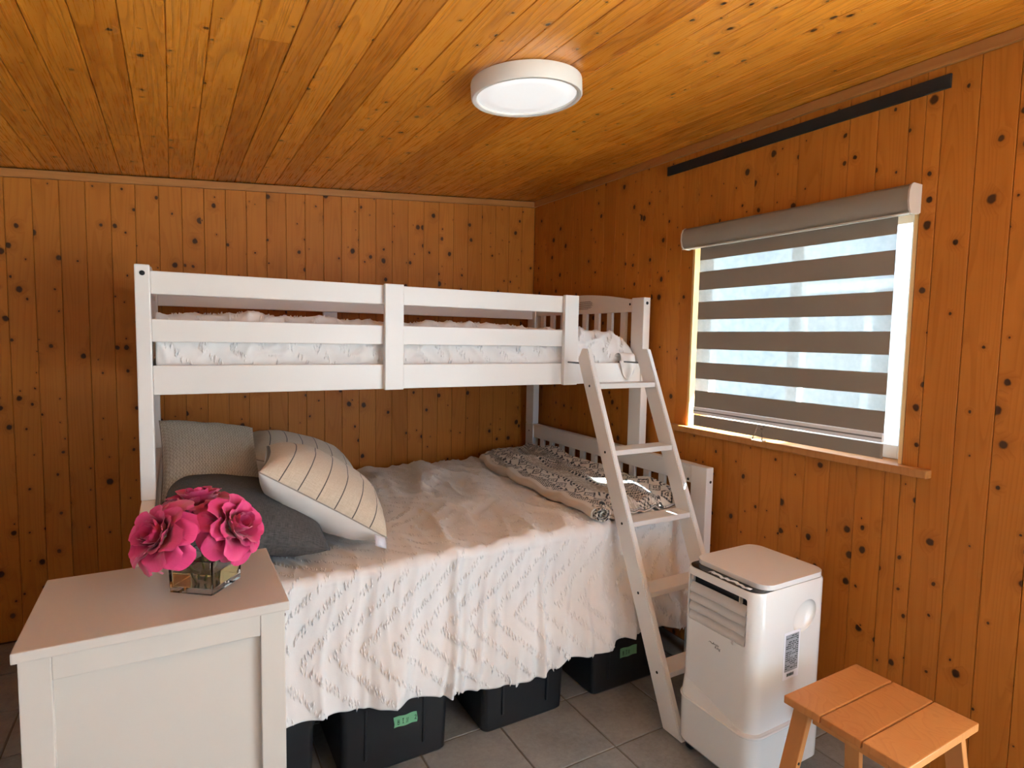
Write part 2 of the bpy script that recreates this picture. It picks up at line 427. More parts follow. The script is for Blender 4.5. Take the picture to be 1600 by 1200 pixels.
for lo, hi in (((FX0, a0, b0), (FX1, a0+0.04, b1)), ((FX0, a1-0.04, b0), (FX1, a1, b1)), ((FX0, a0+0.04, b0), (FX1, a1-0.04, b0+0.045)), ((FX0, a0+0.04, b1-0.045), (FX1, a1-0.04, b1)), ((FX0+0.004, 1.41, b0+0.045), (FX1-0.004, 1.46, b1-0.045))):
    box('frame', lo, hi, MAT['vinyl'], win, 0.003)
t = NT('window_glass'); g = t.n('ShaderNodeBsdfGlass', {'Roughness': 0.0, 'IOR': 1.45}); tr = t.n('ShaderNodeBsdfTransparent', {0: C(0.94, 0.97, 0.98)})
gl = t.n('ShaderNodeBsdfGlossy', {'Roughness': 0.02}); mx = t.n('ShaderNodeMixShader', {0: 0.06, 1: tr.outputs[0], 2: gl.outputs[0]})
t.t.links.new(mx.outputs[0], t.out.inputs[0]); MAT['glass'] = t.m
for y0, y1 in ((a0+0.04, 1.41), (1.46, a1-0.04)):
    box('pane', (XR+0.094, y0, b0+0.045), (XR+0.098, y1, b1-0.045), MAT['glass'], win, 0)

# unseen slabs added outside to keep sun and high sky off the openings
ev = box('eave_sun_block', (XR+0.141, 0.251, 2.30), (2.90, YB+0.14, 2.44), MAT['sun_block'], None, 0)
setp(ev, 'unseen slab added above the window to block the sun', None, None, 'structure')
po = box('porch_sun_block', (XR+0.141, -3.5, 2.30), (4.5, 0.25, 2.44), MAT['sun_block'], None, 0)  # added out of view, keeps direct sun out of the doorway
setp(po, 'unseen slab added over the patio door to block sky and sun', None, None, 'structure')
fe = box('front_sun_block', (XL-0.14, -2.9, 2.30), (XR+0.14, YF-0.145, 2.44), MAT['sun_block'], None, 0)  # added slab, shades the rear opening from the sun
setp(fe, 'unseen slab added above the added rear window to block the sun', None, None, 'structure')
# ------------------------------------------------------------------ bunk bed
WP = MAT['white_paint']
bed = thing('bunk_bed', (0.915, 2.4, FZ), 'white painted wooden bunk bed, single bunk over a wider double bunk', 'bunk bed')
BX0, BX1 = -0.095, 1.925
PT_ = 0.040
YFR, YFU, YBK = 1.680, 2.090, 3.120
PD = 0.085
def boltat(parent, c, n, r=0.0055):
    disc('bolt', c, n, r, 0.003, MAT['bolt'], parent, 10)
def end_panel(x0, side):
    """side = +1: the inner face looks to -x (foot end); -1: the inner face looks to +x"""
    x1 = x0+PT_
    xi = x0 if side > 0 else x1
    n_in = (-side, 0, 0)
    xm0, xm1 = x0+0.006, x1-0.006
    for y0 in (YFR, YBK-PD):
        p = box('lower_post', (x0, y0, FZ), (x1, y0+PD, 0.905), WP, bed, 0.004)
    boltat(p, (xi, YBK-PD/2, 0.86), n_in)
    pf = [o for o in bed.children if o.name.startswith('lower_post')][-2]
    boltat(pf, ((x0+x1)/2+0.004*side, YFR, 0.845), (0, -1, 0), 0.006)
    tr = box('lower_top_rail', (xm0, YFR+PD, 0.825), (xm1, YBK-PD, 0.897), WP, bed, 0.003)
    box('cap', (x0+0.001, YFR+PD+.001, 0.8975), (x1-0.001, YBK-PD-.001, 0.906), WP, tr, 0.003)
    boltat(tr, (xm0 if side > 0 else xm1, YFR+PD+0.02, 0.838), n_in, 0.006)
    box('lower_bottom_rail', (xm0, YFR+PD, 0.36), (xm1, YBK-PD, 0.46), WP, bed, 0.003)
    for k in range(12):
        y = 2.95-0.1*k
        box('lower_slat', (x0+0.012, y-0.020, 0.46), (x1-0.012, y+0.020, 0.825), WP, bed, 0.002, None, 1)
    for y0 in (YFU, YBK-PD):
        p = box('upper_post', (x0, y0, 0.9065), (x1, y0+PD, 1.620), WP, bed, 0.004)
        if y0 == YFU:
            boltat(p, ((x0+x1)/2, YFU, 1.594), (0, -1, 0), 0.0075)
    # arched head rail
    ya, yb = YFU+PD, YBK-PD
    b = bmesh.new(); N = 24; fr = []; bk = []
    prof = [(ya, 1.556)] + [(yb, 1.556)] + [(yb+(ya-yb)*i/N, 1.612+0.042*math.sin(PI*i/N)) for i in range(N+1)]
    fr = [b.verts.new((xm0, y, z)) for y, z in prof]; bk = [b.verts.new((xm1, y, z)) for y, z in prof]
    b.faces.new(fr); b.faces.new(bk[::-1])
    for i in range(len(prof)):
        j = (i+1) % len(prof); b.faces.new((fr[i], bk[i], bk[j], fr[j]))
    ar = bm_link('arched_rail', b, WP, bed)
    boltat(ar, (xm0 if side > 0 else xm1, ya+0.018, 1.592), n_in, 0.006)
    box('upper_bottom_rail', (xm0, ya, 1.228), (xm1, yb, 1.318), WP, bed, 0.003)
    for k in range(8):
        y = 2.249+0.1035*k
        box('upper_slat', (x0+0.012, y-0.0195, 1.318), (x1-0.012, y+0.0195, 1.556), WP, bed, 0.002, None, 1)
    return ar
end_panel(BX0, -1)
ar = end_panel(BX1-PT_, +1)
# printed warning on the inside of the arched rail (illegible lines of small print)
xp = BX1-PT_+0.006-0.0006
for r, (z, y0, y1, t_) in enumerate([(1.6185, 2.50, 2.595, .0022), (1.613, 2.49, 2.600, .0016), (1.6085, 2.485, 2.605, .0016), (1.604, 2.49, 2.600, .0016), (1.5985, 2.485, 2.605, .0022), (1.5935, 2.50, 2.60, .0016), (1.589, 2.49, 2.60, .0016), (1.5845, 2.50, 2.603, .0016), (1.580, 2.52, 2.60, .0016), (1.606, 2.615, 2.627, .003), (1.600, 2.615, 2.627, .003), (1.588, 2.613, 2.629, .010)]):
    q = box('warning_print', (xp, y0, z-t_/2), (xp+0.0008, y1, z+t_/2), MAT['print'], ar, 0)
# long rails and guard rails
XA, XB = BX0+PT_, BX1-PT_
box('side_rail', (XA, 2.100, 1.228), (XB, 2.122, 1.318), WP, bed, 0.003)
box('side_rail', (XA, 3.085, 1.228), (XB, 3.107, 1.318), WP, bed, 0.003)
box('side_rail', (XA, 1.735, 0.36), (XB, 1.757, 0.46), WP, bed, 0.003)
box('side_rail', (XA, 3.085, 0.36), (XB, 3.107, 0.46), WP, bed, 0.003)
box('guard_board', (XA, 2.100, 1.534), (1.505, 2.120, 1.603), WP, bed, 0.003)
box('guard_board', (XA, 2.100, 1.390), (1.505, 2.120, 1.459), WP, bed, 0.003)
box('guard_post', (0.661, 2.078, 1.226), (0.731, 2.0995, 1.607), WP, bed, 0.003)
box('guard_post', (1.441, 2.078, 1.226), (1.510, 2.0995, 1.607), WP, bed, 0.003)
box('rear_guard_board', (XA, 3.066, 1.536), (XB, 3.085, 1.604), WP, bed, 0.003)
box('rear_guard_board', (XA, 3.066, 1.392), (XB, 3.085, 1.459), WP, bed, 0.003)
box('rear_guard_post', (0.661, 3.086, 1.320), (0.731, 3.105, 1.607), WP, bed, 0.003)
for z, y0, y1, n in ((1.240, 2.123, 3.084, 12), (0.398, 1.758, 3.084, 12)):
    for k in range(n):
        x = XA+0.06+k*(XB-XA-0.12)/(n-1)
        box('mattress_slat', (x-0.035, y0, z), (x+0.035, y1, z+0.016), WP, bed, 0, None, 1)

# ------------------------------------------------------------------ ladder
def resize(root, loc, k):
    """set a finished thing down on the floor at loc, at k times its drawn size"""
    root.matrix_basis = Matrix.Translation(Vector(loc)) @ Matrix.Scale(k, 4)
KS = 0.9434          # ladder, totes, air conditioner and stool are drawn 6% oversize
def set_down(root, x, y):
    resize(root, (x, y, FZ), KS)
lad = thing('bunk_ladder', (1.71, 1.5, 0), 'white slanted wooden ladder with five flat treads, leaning on upper bunk', 'ladder')
LXA, LXB, LT = 1.534, 1.895, 0.024
# side rails: slanted boards; foot cut level with the floor, top cut level
def lad_y(z): return 1.4275+0.446*z
def side(x0):
    b = bmesh.new(); W = 0.094
    pr = [(lad_y(0), 0.0), (lad_y(0)+W, 0.0), (lad_y(1.335)+W*0.92, 1.335), (lad_y(1.368)+0.045, 1.383), (lad_y(1.383), 1.383)]
    pr = [(y, z) for y, z in pr]
    A = [b.verts.new((x0, y, z)) for y, z in pr]; B = [b.verts.new((x0+LT, y, z)) for y, z in pr]
    b.faces.new(A); b.faces.new(B[::-1])
    for i in range(len(pr)):
        j = (i+1) % len(pr); b.faces.new((A[i], B[i], B[j], A[j]))
    bmesh.ops.bevel(b, geom=list(b.edges), offset=0.003, segments=2, affect='EDGES')
    return bm_link('ladder_rail', b, WP, lad)
ra = side(LXA); rb = side(LXB-LT)
for z in (1.236, 0.972, 0.706, 0.464, 0.205):
    y0 = lad_y(z)+0.004
    box('tread', (LXA+LT, y0, z-0.022), (LXB-LT, y0+0.084, z), WP, lad, 0.003)
    boltat(ra, (LXA, lad_y(z-0.011)+0.047, z-0.011), (-1, 0, 0), 0.0055)
for x0 in (LXA, LXB-LT):
    q = [(x0+LT/2, lad_y(1.318)+0.07, 1.318), (x0+LT/2, 2.198, 1.3185)] + ([(x0+LT/2, 2.250, 1.3185), (x0+LT/2, 2.254, 1.314), (x0+LT/2, 2.254, 1.285)] if x0 > 1.6 else [])
    tube('hook', q, 0.004, MAT['grey_metal'], lad, 6)
set_down(lad, 1.6132, 1.4151)

# ------------------------------------------------------------------ mattresses
MAT['mattress'] = plain('mattress_ticking', C(0.62, 0.60, 0.58), 0.9, 0.05, 80, 0.2, 400)
def mattress(name, lo, hi, lab):
    o = box(name, lo, hi, MAT['mattress'], None, 0.03, None, 4)
    smooth_by_angle(o, 1.2)
    return setp(o, lab, 'mattress')
mattress('mattress', (XA+0.006, 2.172, 1.2565), (1.815, 3.040, 1.388), 'thin white mattress in the upper bunk under a tufted bedspread')
mattress('mattress', (XA+0.006, 1.762, 0.4145), (XB-0.006, 3.060, 0.692), 'thick double mattress in the lower bunk under a white bedspread')

# ------------------------------------------------------------------ bedspreads
def cloth_mat(name, col, rough=0.85, weave=900.0, bstr=0.15):
    t = NT(name); tc = t.n('ShaderNodeTexCoord').outputs['Object']
    a = t.n('ShaderNodeTexNoise', {'Vector': tc, 'Scale': weave*0.5, 'Detail': 2.0}).outputs[0]
    b = t.n('ShaderNodeTexNoise', {'Vector': tc, 'Scale': 45.0, 'Detail': 4.0}).outputs[0]
    f = t.math('MULTIPLY_ADD', b, 0.06, 0.97)
    c = t.mix(1.0, col, t.n('ShaderNodeCombineColor', {0: f, 1: f, 2: f}).outputs[0], 'MULTIPLY')
    t.set(col=c, rough=rough, sheen=0.15, normal=t.bump(t.math('ADD', a, t.math('MULTIPLY', b, 2.0)), bstr, 0.001)); return t.m
MAT['spread'] = cloth_mat('white_cotton', C(0.83, 0.81, 0.79))
MAT['tuft'] = cloth_mat('white_tuft_yarn', C(0.88, 0.86, 0.84))
HEM = [(-0.1, .36), (.233, .351), (.335, .346), (.442, .334), (.639, .318), (.735, .287), (.907, .263), (1.051, .259), (1.15, .268), (1.19, .298), (1.272, .300), (1.389, .300), (1.45, .310), (1.545, .302), (1.644, .306), (1.73, .275), (1.9, .26)]
YT0, YFE, ZT, RR = 3.072, 1.725, 0.712, 0.024
LTOP = (YT0-YFE)-RR
LARC = RR*PI/2
def ridge(v): return 1-abs(v)*2
def wrinkle_top(x, y):
    # soft creases running from the wall towards the front edge, deeper around the middle of the bed
    e = 0.35+0.65*sst(0.5, 0.95, x)*(1-0.4*sst(1.5, 1.8, x))
    a = ns(x*5.2-(y-1.65)*1.5, y*1.15+7.0, 3.1)
    r1 = math.exp(-(a*6.0)**2)
    a2 = ns(x*7.5+(y-1.65)*2.4, y*1.6, 9.7)
    r2 = math.exp(-(a2*7.0)**2)
    fade = sst(3.07, 2.85, y)
    a3 = ns(x*11-(y-1.65)*2.0, y*2.2, 33.0); r3_ = math.exp(-(a3*5.0)**2)
    return e*(0.019*r1*(0.9+0.6*ns(x*2, y*2, 5.0))+0.013*r2+0.007*r3_)+0.006*ns(x*2.3, y*2.3, 1.0)+0.0025*ns(x*18, y*12, 2.0)*e + 0.004*fade
def fold_front(x, d):
    """outward push of the hanging part, d = drop in metres"""
    g = sst(0.0, 0.40, d)
    xs = x+0.18*d*(1 if x > 0.55 else 0.6)+0.02*ns(x*2, d*5, 4.0)
    a = ns(xs*8.5, d*0.9, 21.3)
    r = math.exp(-(a*5.5)**2)
    big = ns(xs*4.0, 0.4*d, 11.0)
    mid = sst(0.45, 0.65, x)*(1-0.6*sst(1.25, 1.4, x))
    quiet = 1-0.75*sst(1.45, 1.6, x)
    b2 = ns(xs*15.0+3, d*1.6, 44.0); r2 = math.exp(-(b2*4.5)**2)
    a4 = ns(xs*10.5, d*1.3, 77.0)
    return quiet*((0.007+0.026*g)*(0.5+0.8*mid)*r + (0.006+0.009*g)*r2*(0.6+0.5*mid) + (0.008+0.011*g)*a4 + (0.008+0.022*g)*big*(0.4+0.8*mid)) + 0.0012*ns(x*30, d*14, 6.0) + 0.010*g + 0.062*sst(0.12, 0.36, d)*(1+0.25*sst(1.38, 1.46, x))
def drop_len(x): return (ZT-RR)-lerp_tab(HEM, x)+0.0025*ns(x*14, 0, 8.0)
def spread_pt(x, s):
    """point on the lower bedspread, s = distance along the cloth from the wall"""
    kb = 0.020*sst(1.38, 1.46, x)
    if s <= LTOP:
        y = YT0-s; return Vector((x, y+kb*sst(1.95, 1.72, y), ZT+wrinkle_top(x, y)))
    if s <= LTOP+LARC:
        th = (s-LTOP)/RR; k = th/(PI/2)
        d = wrinkle_top(x, YFE+RR)*(1-k)+fold_front(x, 0)*k
        c = Vector((x, YFE+RR+kb, ZT-RR)); nn = Vector((0, -math.sin(th), math.cos(th)))
        return c+nn*(RR+d)
    d = s-LTOP-LARC
    return Vector((x, YFE+kb-fold_front(x, d), ZT-RR-d))
def smax(x): return LTOP+LARC+drop_len(x)
def grid_surface(name, fn, nu, nv, mat, parent, thick=0.0, smooth=True, flip=False):
    vs_ = []; fs_ = []
    for i in range(nu+1):
        for j in range(nv+1): vs_.append(fn(i/nu, j/nv))
    for i in range(nu):
        for j in range(nv):
            a = i*(nv+1)+j; fs_.append((a, a+1, a+nv+2, a+nv+1) if flip else (a, a+nv+1, a+nv+2, a+1))
    o = from_pd(name, vs_, fs_, mat, parent, None, smooth)
    if thick:
        md = o.modifiers.new('thickness', 'SOLIDIFY'); md.thickness = thick; md.offset = -1.0
    return o
SX0, SX1 = -0.048, 1.876
bs = thing('bedspread', (0.9, 2.36, 0.716), 'white cotton bedspread with tufted zigzag lines hanging over the lower bunk', 'bedspread')
ST = [0.0]
def svals(nv_top, nv_arc, nv_drop):
    return nv_top, nv_arc, nv_drop
NTOP, NARC, NDR = 200, 10, 70
def spread_uv(u, v):
    x = SX0+(SX1-SX0)*u
    j = v*(NTOP+NARC+NDR)
    if j <= NTOP: s = LTOP*j/NTOP
    elif j <= NTOP+NARC: s = LTOP+LARC*(j-NTOP)/NARC
    else: s = LTOP+LARC+drop_len(x)*(j-NTOP-NARC)/NDR
    return spread_pt(x, s)
grid_surface('cloth', spread_uv, 480, NTOP+NARC+NDR, MAT['spread'], bs, 0.0025, True, True)
def tri(t_): t_ = t_-math.floor(t_); return 4*abs(t_-0.5)-1
def tufts(name, parent, pt, x0, x1, s0, smaxf, pitch, amp, per, phase, seed, step=0.0095, ln=0.0105, wd=0.0032, hgt=0.0062, skip=None):
    rr = random.Random(seed); V = []; F = []
    k = int((x0-amp)/pitch)-1
    while x0-amp+k*pitch < x1+amp:
        k += 1
        xl = x0-amp+k*pitch
        s = s0
        while s < s0+2.6:
            s += step
            for off in (-0.0085, 0.0, 0.0085):
                if rr.random() < 0.12: continue
                ss = s+off*0.9+rr.uniform(-.002, .002); x = xl+amp*tri(ss/per+phase)+off+rr.uniform(-.0025, .0025)
                if rr.random() < 0.22: continue
                if not (x0+0.006 < x < x1-0.006) or ss > smaxf(x)-0.008+rr.uniform(0, .012) or ss < s0: continue
                if skip and skip(x, ss): continue
                l = ln*rr.uniform(0.7, 1.25); lean = rr.uniform(-.003, .003)
                a = pt(x-lean, ss-l); b = pt(x+lean, ss+l); m = pt(x, ss)
                tdir = (b-a); tx = pt(x+0.004, ss)-m
                nn = tx.cross(tdir); 
                if nn.length < 1e-9: continue
                nn.normalize()
                if nn.z < -0.2 or nn.y > 0.3: nn = -nn
                sd = nn.cross(tdir).normalized()*wd
                a += nn*0.0004; b += nn*0.0012
                i = len(V)
                V += [a, a.lerp(b, .45)+sd+nn*.0006, a.lerp(b, .5)+nn*hgt*rr.uniform(.8, 1.3), a.lerp(b, .55)-sd+nn*.0006, b]
                F += [(i, i+2, i+1), (i, i+3, i+2), (i+4, i+1, i+2), (i+4, i+2, i+3)]
    o = from_pd(name, V, F, MAT['tuft'], parent, None, True)
    o['kind'] = 'stuff'
    return o
tufts('tuft_lines', bs, spread_pt, SX0, SX1, 0.02, smax, 0.088, 0.135, 0.50, 0.36, 3)

# upper bedspread: rumpled, tucked in behind the front rail
def up_crest(x): return lerp_tab([(-.1, 1.47), (.15, 1.478), (.25, 1.490), (.32, 1.478), (.45, 1.482), (.6, 1.470), (.75, 1.470), (.95, 1.476), (1.2, 1.470), (1.45, 1.462), (1.65, 1.462), (1.78, 1.455), (1.84, 1.42), (1.9, 1.39)], x)
UL1, UL2 = 0.165, 0.80
def up_pt(x, s):
    # s from the bottom of the front side upwards, then back over the top
    cz = up_crest(x)
    H_ = cz-1.285
    if s < H_:
        k = s/H_; z = 1.285+s
        y = 2.139+0.05*max(0, (k-.45)/.55)**2.2
        nn = Vector((0, -1, 0.25*k)).normalized()
    else:
        q = s-H_; y = min(2.189+q, 3.055); z = cz-0.028*sst(0.0, 0.14, q)
        nn = Vector((0, -0.35*(1-sst(0, .05, q)), 1)).normalized()
    a = ns(x*9+s*7, s*5-x*1.5, 31.0); r = max(0, 1-abs(a)*3.8)
    a2 = ns(x*6-s*9, s*6, 17.0); r2 = max(0, 1-abs(a2)*4.4)
    e = sst(0.01, 0.08, s)
    d = e*(0.012*r*r+0.010*r2*r2+0.007*ns(x*4, s*6, 40.0))+0.0016*ns(x*40, s*30, 3.0)
    if s >= H_: d = 0.75*d+0.010*max(0, ns(x*5.5, s*5, 50.0))
    p = Vector((x, y, z))+nn*d
    p.y = max(p.y, 2.1262); return p
ub = thing('bedspread', (0.9, 2.6, 1.45), 'rumpled white tufted bedspread on the upper bunk behind its guard rail', 'bedspread')
ULEN = 0.99
grid_surface('cloth', lambda u, v: up_pt(-0.046+1.918*u, ULEN*v), 330, 110, MAT['spread'], ub, 0.002)
tufts('tuft_lines', ub, up_pt, -0.046, 1.872, 0.02, lambda x: ULEN, 0.09, 0.12, 0.46, 0.3, 8, 0.0105)
# corner of that bedspread hanging over the rail by the ladder
def flap(u, v):
    x = 1.752+0.085*u+0.012*math.sin(v*3)
    w = math.sin(PI*u)
    yy = 2.128-0.034*sst(0, .25, v)-0.014*w*math.sin(PI*min(1, v*1.05))-0.006*math.sin(u*13)*v
    zz = 1.345+0.02*math.sin(PI*min(1, v/.3)) - (0.105-0.055*(2*u-1.25)**2)*max(0, v-.12)/.88
    return Vector((x, min(yy, 2.126 if v < .2 else 2.0955), zz))
fl = grid_surface('hanging_corner', flap, 26, 22, MAT['spread'], ub, 0.002, True, True)
# ------------------------------------------------------------------ pillows
def fabric(name, c0, c1, sx=420.0, rough=0.95, bstr=0.5):
    t = NT(name); uv = t.n('ShaderNodeUVMap').outputs[0]
    sep = t.n('ShaderNodeSeparateXYZ', {0: uv})
    a = t.n('ShaderNodeTexNoise', {'Vector': t.n('ShaderNodeCombineXYZ', {0: t.math('MULTIPLY', sep.outputs[0], sx), 1: t.math('MULTIPLY', sep.outputs[1], sx*0.08), 2: 0.0}).outputs[0], 'Scale': 1.0, 'Detail': 3.0}).outputs[0]
    b = t.n('ShaderNodeTexNoise', {'Vector': t.n('ShaderNodeCombineXYZ', {0: t.math('MULTIPLY', sep.outputs[0], sx*0.08), 1: t.math('MULTIPLY', sep.outputs[1], sx), 2: 3.0}).outputs[0], 'Scale': 1.0, 'Detail': 3.0}).outputs[0]
    s = t.math('MULTIPLY', t.math('ADD', a, b), 0.5)
    s = t.n('ShaderNodeMapRange', {0: s, 1: 0.32, 2: 0.68}).outputs[0]
    return t, uv, sep, s
def stripes_mat():
    t, uv, sep, s = fabric('beige_striped_cotton', None, None, 300)
    base = t.mix(s, C(0.50, 0.405, 0.30), C(0.66, 0.56, 0.445))
    f = t.math('FRACT', t.math('MULTIPLY_ADD', sep.outputs[0], 7.0, 0.5))
    d = t.math('ABSOLUTE', t.math('SUBTRACT', f, 0.5))
    line = t.math('LESS_THAN', d, 0.028)
    t.set(col=t.mix(t.math('MULTIPLY', line, 0.9), base, C(0.035, 0.032, 0.04)), rough=0.95, sheen=0.2, normal=t.bump(s, 0.35, 0.002)); return t.m
def grey_mat():
    t, uv, sep, s = fabric('charcoal_linen', None, None, 330)
    t.set(col=t.mix(s, C(0.022, 0.021, 0.022), C(0.115, 0.108, 0.105)), rough=0.95, normal=t.bump(s, 0.5, 0.002)); return t.m
def knit_mat():
    t, uv, sep, s = fabric('cream_knit', None, None, 160)
    w = t.math('SINE', t.math('MULTIPLY', sep.outputs[1], 150.0))
    w2 = t.math('SINE', t.math('MULTIPLY_ADD', sep.outputs[0], 210.0, t.math('MULTIPLY', w, 0.7)))
    h = t.math('ADD', t.math('MULTIPLY', t.math('MULTIPLY', w, w2), 0.5), s)
    t.set(col=t.mix(t.n('ShaderNodeMapRange', {0: h, 1: -.3, 2: 1.2}).outputs[0], C(0.42, 0.34, 0.25), C(0.74, 0.66, 0.55)), rough=0.95, normal=t.bump(h, 0.9, 0.006)); return t.m
MAT['stripe'] = stripes_mat(); MAT['charcoal'] = grey_mat(); MAT['knit'] = knit_mat()
MAT['offwhite'] = cloth_mat('offwhite_cotton', C(0.70, 0.665, 0.63))
MAT['seam'] = plain('seam_thread', C(0.30, 0.26, 0.22), 0.9)
MAT['tag'] = plain('satin_tag', C(0.55, 0.52, 0.56), 0.3, 0.25, 400)
def frame(o, ex_, ey_):
    ex_ = Vector(ex_).normalized(); ez = ex_.cross(Vector(ey_)).normalized(); ey2 = ez.cross(ex_)
    m = Matrix((ex_, ey2, ez)).transposed().to_4x4(); m.translation = Vector(o); return m
def pillow(name, w, d, t_up, t_dn, mats, mw, label, cat='pillow', n=40, seed=1, bend=0.0, group=None, crease=0.004):
    root = setp(bpy.data.objects.new(name, None), label, cat, group); COL.objects.link(root); root.matrix_basis = mw.copy()
    def prof(u, v):
        a = max(0.0, 1-abs(u)**2.6); b = max(0.0, 1-abs(v)**2.6)
        return (a*b)**0.46
    def pt(u, v, sg):
        pinch_x = 1-0.055*(1-v*v); pinch_y = 1-0.055*(1-u*u)
        x, y = w/2*u*pinch_x, d/2*v*pinch_y
        h = prof(u, v); r = math.hypot(u, v)
        wr = crease*(ns(u*3.2+seed, v*3.2, seed*2.0+sg)+0.8*max(0, 1-abs(ns(u*4+seed, v*4, sg*3.0+seed))*5)*abs(u*v))
        z = sg*((t_up if sg > 0 else t_dn)*h)+wr*min(1, h*2)
        z += bend*(u*u-0.4)
        return Vector((x, y, z))
    out = []
    for sg, mat, nm in ((1, mats[0], 'front_cover'), (-1, mats[1], 'back_cover')):
        V = []; F = []; UV = []
        for i in range(n+1):
            for j in range(n+1):
                u = math.sin((i/n-0.5)*PI); v = math.sin((j/n-0.5)*PI)
                V.append(pt(u, v, sg)); UV.append((u/2+.5, v/2+.5))
        for i in range(n):
            for j in range(n):
                a = i*(n+1)+j; q = (a, a+n+1, a+n+2, a+1); F.append(q if sg > 0 else q[::-1])
        me = bpy.data.meshes.new(nm); me.from_pydata([tuple(q) for q in V], [], F); me.update()
        ul = me.uv_layers.new(name='UVMap')
        for lp in me.loops: ul.data[lp.index].uv = UV[lp.vertex_index]
        out.append(link(nm, me, mat, root, mw.copy(), True))
    # seam round the edge
    ring = []
    for a, b in [((-1, -1), (1, -1)), ((1, -1), (1, 1)), ((1, 1), (-1, 1)), ((-1, 1), (-1, -1))]:
        for q in range(16):
            u = a[0]+(b[0]-a[0])*q/16; v = a[1]+(b[1]-a[1])*q/16
            ring.append(mw @ (pt(u, v, 1)*0.5+pt(u, v, -1)*0.5))
    ring.append(ring[0])
    tube('seam', ring, 0.0022, mats[2], root, 6)
    return root
# front striped pillow: near edge runs from its raised corner down to the bed
def pl_edge(A, B, back, w, d):
    A, B = Vector(A), Vector(B); e = (B-A).normalized(); bk = Vector(back).normalized()
    c = (A+B)/2+bk*d/2
    return frame(c, e, bk)
p1 = pillow('striped_pillow', 0.44, 0.44, 0.105, 0.110, (MAT['stripe'], MAT['offwhite'], MAT['seam']), pl_edge((0.232, 1.865, 1.000), (0.590, 1.800, 0.772), (0.10, 0.95, 0.04), 0.44, 0.44), 'beige pillow with thin dark stripes and satin tag, lying on charcoal pillow', 'pillow', 44, 3, 0.0, 'pillows on the lower bunk', 0.006)
tg = grid_surface('care_tag', lambda u, v: Vector((0.535+0.036*u, 1.792-0.012*v-0.004*math.sin(u*3), 0.800-0.030*v-0.016*u+0.004*math.sin(v*4))), 6, 6, MAT['tag'], p1, 0.0008)
pillow('striped_pillow', 0.45, 0.44, 0.095, 0.095, (MAT['stripe'], MAT['offwhite'], MAT['seam']), pl_edge((0.245, 2.44, 0.945), (0.64, 2.42, 0.815), (0.10, 0.95, 0.02), 0.45, 0.44), 'beige thin-striped pillow against pine wall, behind the one with satin tag', 'pillow', 40, 5, 0.0, 'pillows on the lower bunk')
pillow('charcoal_pillow', 0.46, 0.46, 0.10, 0.085, (MAT['charcoal'], MAT['charcoal'], MAT['charcoal']), frame((0.182, 2.02, 0.846), (1, -0.02, -0.22), (0.04, 1, 0.10)), 'charcoal grey linen pillow lying flat beside the white dresser', 'pillow', 36, 7, 0.0, 'pillows on the lower bunk')
pillow('knitted_pillow', 0.315, 0.40, 0.07, 0.07, (MAT['knit'], MAT['knit'], MAT['seam']), frame((0.108, 2.30, 0.968), (1, 0.12, -0.16), (0.0, 0.75, 0.50)), 'chunky cream knitted pillow resting on the charcoal pillow', 'pillow', 36, 9, 0.0, 'pillows on the lower bunk')

# ------------------------------------------------------------------ patterned throw, folded, across the foot of the lower bunk
thr = thing('throw_blanket', (1.6, 2.3, 0.74), 'black and cream patterned throw folded along the foot of lower bunk', 'blanket')
def dia(p, q, per, half): # diamond distance
    a = abs(((p/per) % 1)-0.5)*2; return a + abs(q)/half
def pat(p, q):
    """colour of the cloth: p along the fold, q across it, both in metres"""
    cream, black, tan = (0.70, 0.63, 0.55), (0.022, 0.022, 0.026), (0.44, 0.375, 0.30)
    j = 0.0010*ns(p*60, q*60, 0); p += j; q += 0.003*ns(p*9, q*4, 2)
    def chk(s): return (int(math.floor(p/s))+int(math.floor(q/s))) % 2 == 0
    qq = q % 0.30
    if q < 0.012: return cream
    if qq < 0.055: return black if chk(0.0065) and ns(p*30, q*30, 1) > -0.25 else (cream if ns(p*50, q*50, 5) > -.2 else tan)
    if qq < 0.066: return black if ((p/0.028) % 1) < 0.62 else cream
    if qq < 0.080: return black if abs((((p/0.056) % 1)-0.5)*2*0.014-(qq-0.066)) < 0.0045 else cream
    if qq < 0.150:
        d_ = dia(p, qq-0.115, 0.078, 0.035)
        if d_ < 0.34: return cream if d_ < 0.16 else black
        if d_ < 0.56: return cream
        if d_ < 0.95: return black if chk(0.007) or d_ > .8 else cream
        return cream
    if qq < 0.164: return black if abs((((p/0.056+.5) % 1)-0.5)*2*0.014-(qq-0.150)) < 0.0045 else cream
    if qq < 0.176: return black if ((p/0.022) % 1) < 0.55 else cream
    if qq < 0.235: return tan if (int(qq/0.0045) % 2 == 0) else cream if ns(p*40, q*200, 3) > 0 else tan
    if qq < 0.246: return black if ((p/0.03) % 1) < 0.6 else cream
    return black if (int(p/0.009)+int(qq/0.006)) % 3 == 0 else (cream if chk(0.011) else tan)
def col_mat():
    t = NT('woven_pattern'); a = t.n('ShaderNodeVertexColor', layer_name='pattern').outputs[0]
    tc = t.n('ShaderNodeTexCoord').outputs['Object']
    n_ = t.n('ShaderNodeTexNoise', {'Vector': tc, 'Scale': 350.0, 'Detail': 2.0}).outputs[0]
    t.set(col=a, rough=0.95, sheen=0.2, normal=t.bump(n_, 0.6, 0.002)); return t.m
MAT['throw'] = col_mat()
Y0B, Y1B = 1.745, 2.985
def xl(y): return lerp_tab([(1.68, 1.345), (2.1, 1.375), (2.73, 1.42), (2.9, 1.46), (3.0, 1.55)], y)
def xr_(y): return 1.842-0.012*ns(y*6, 0, 2)
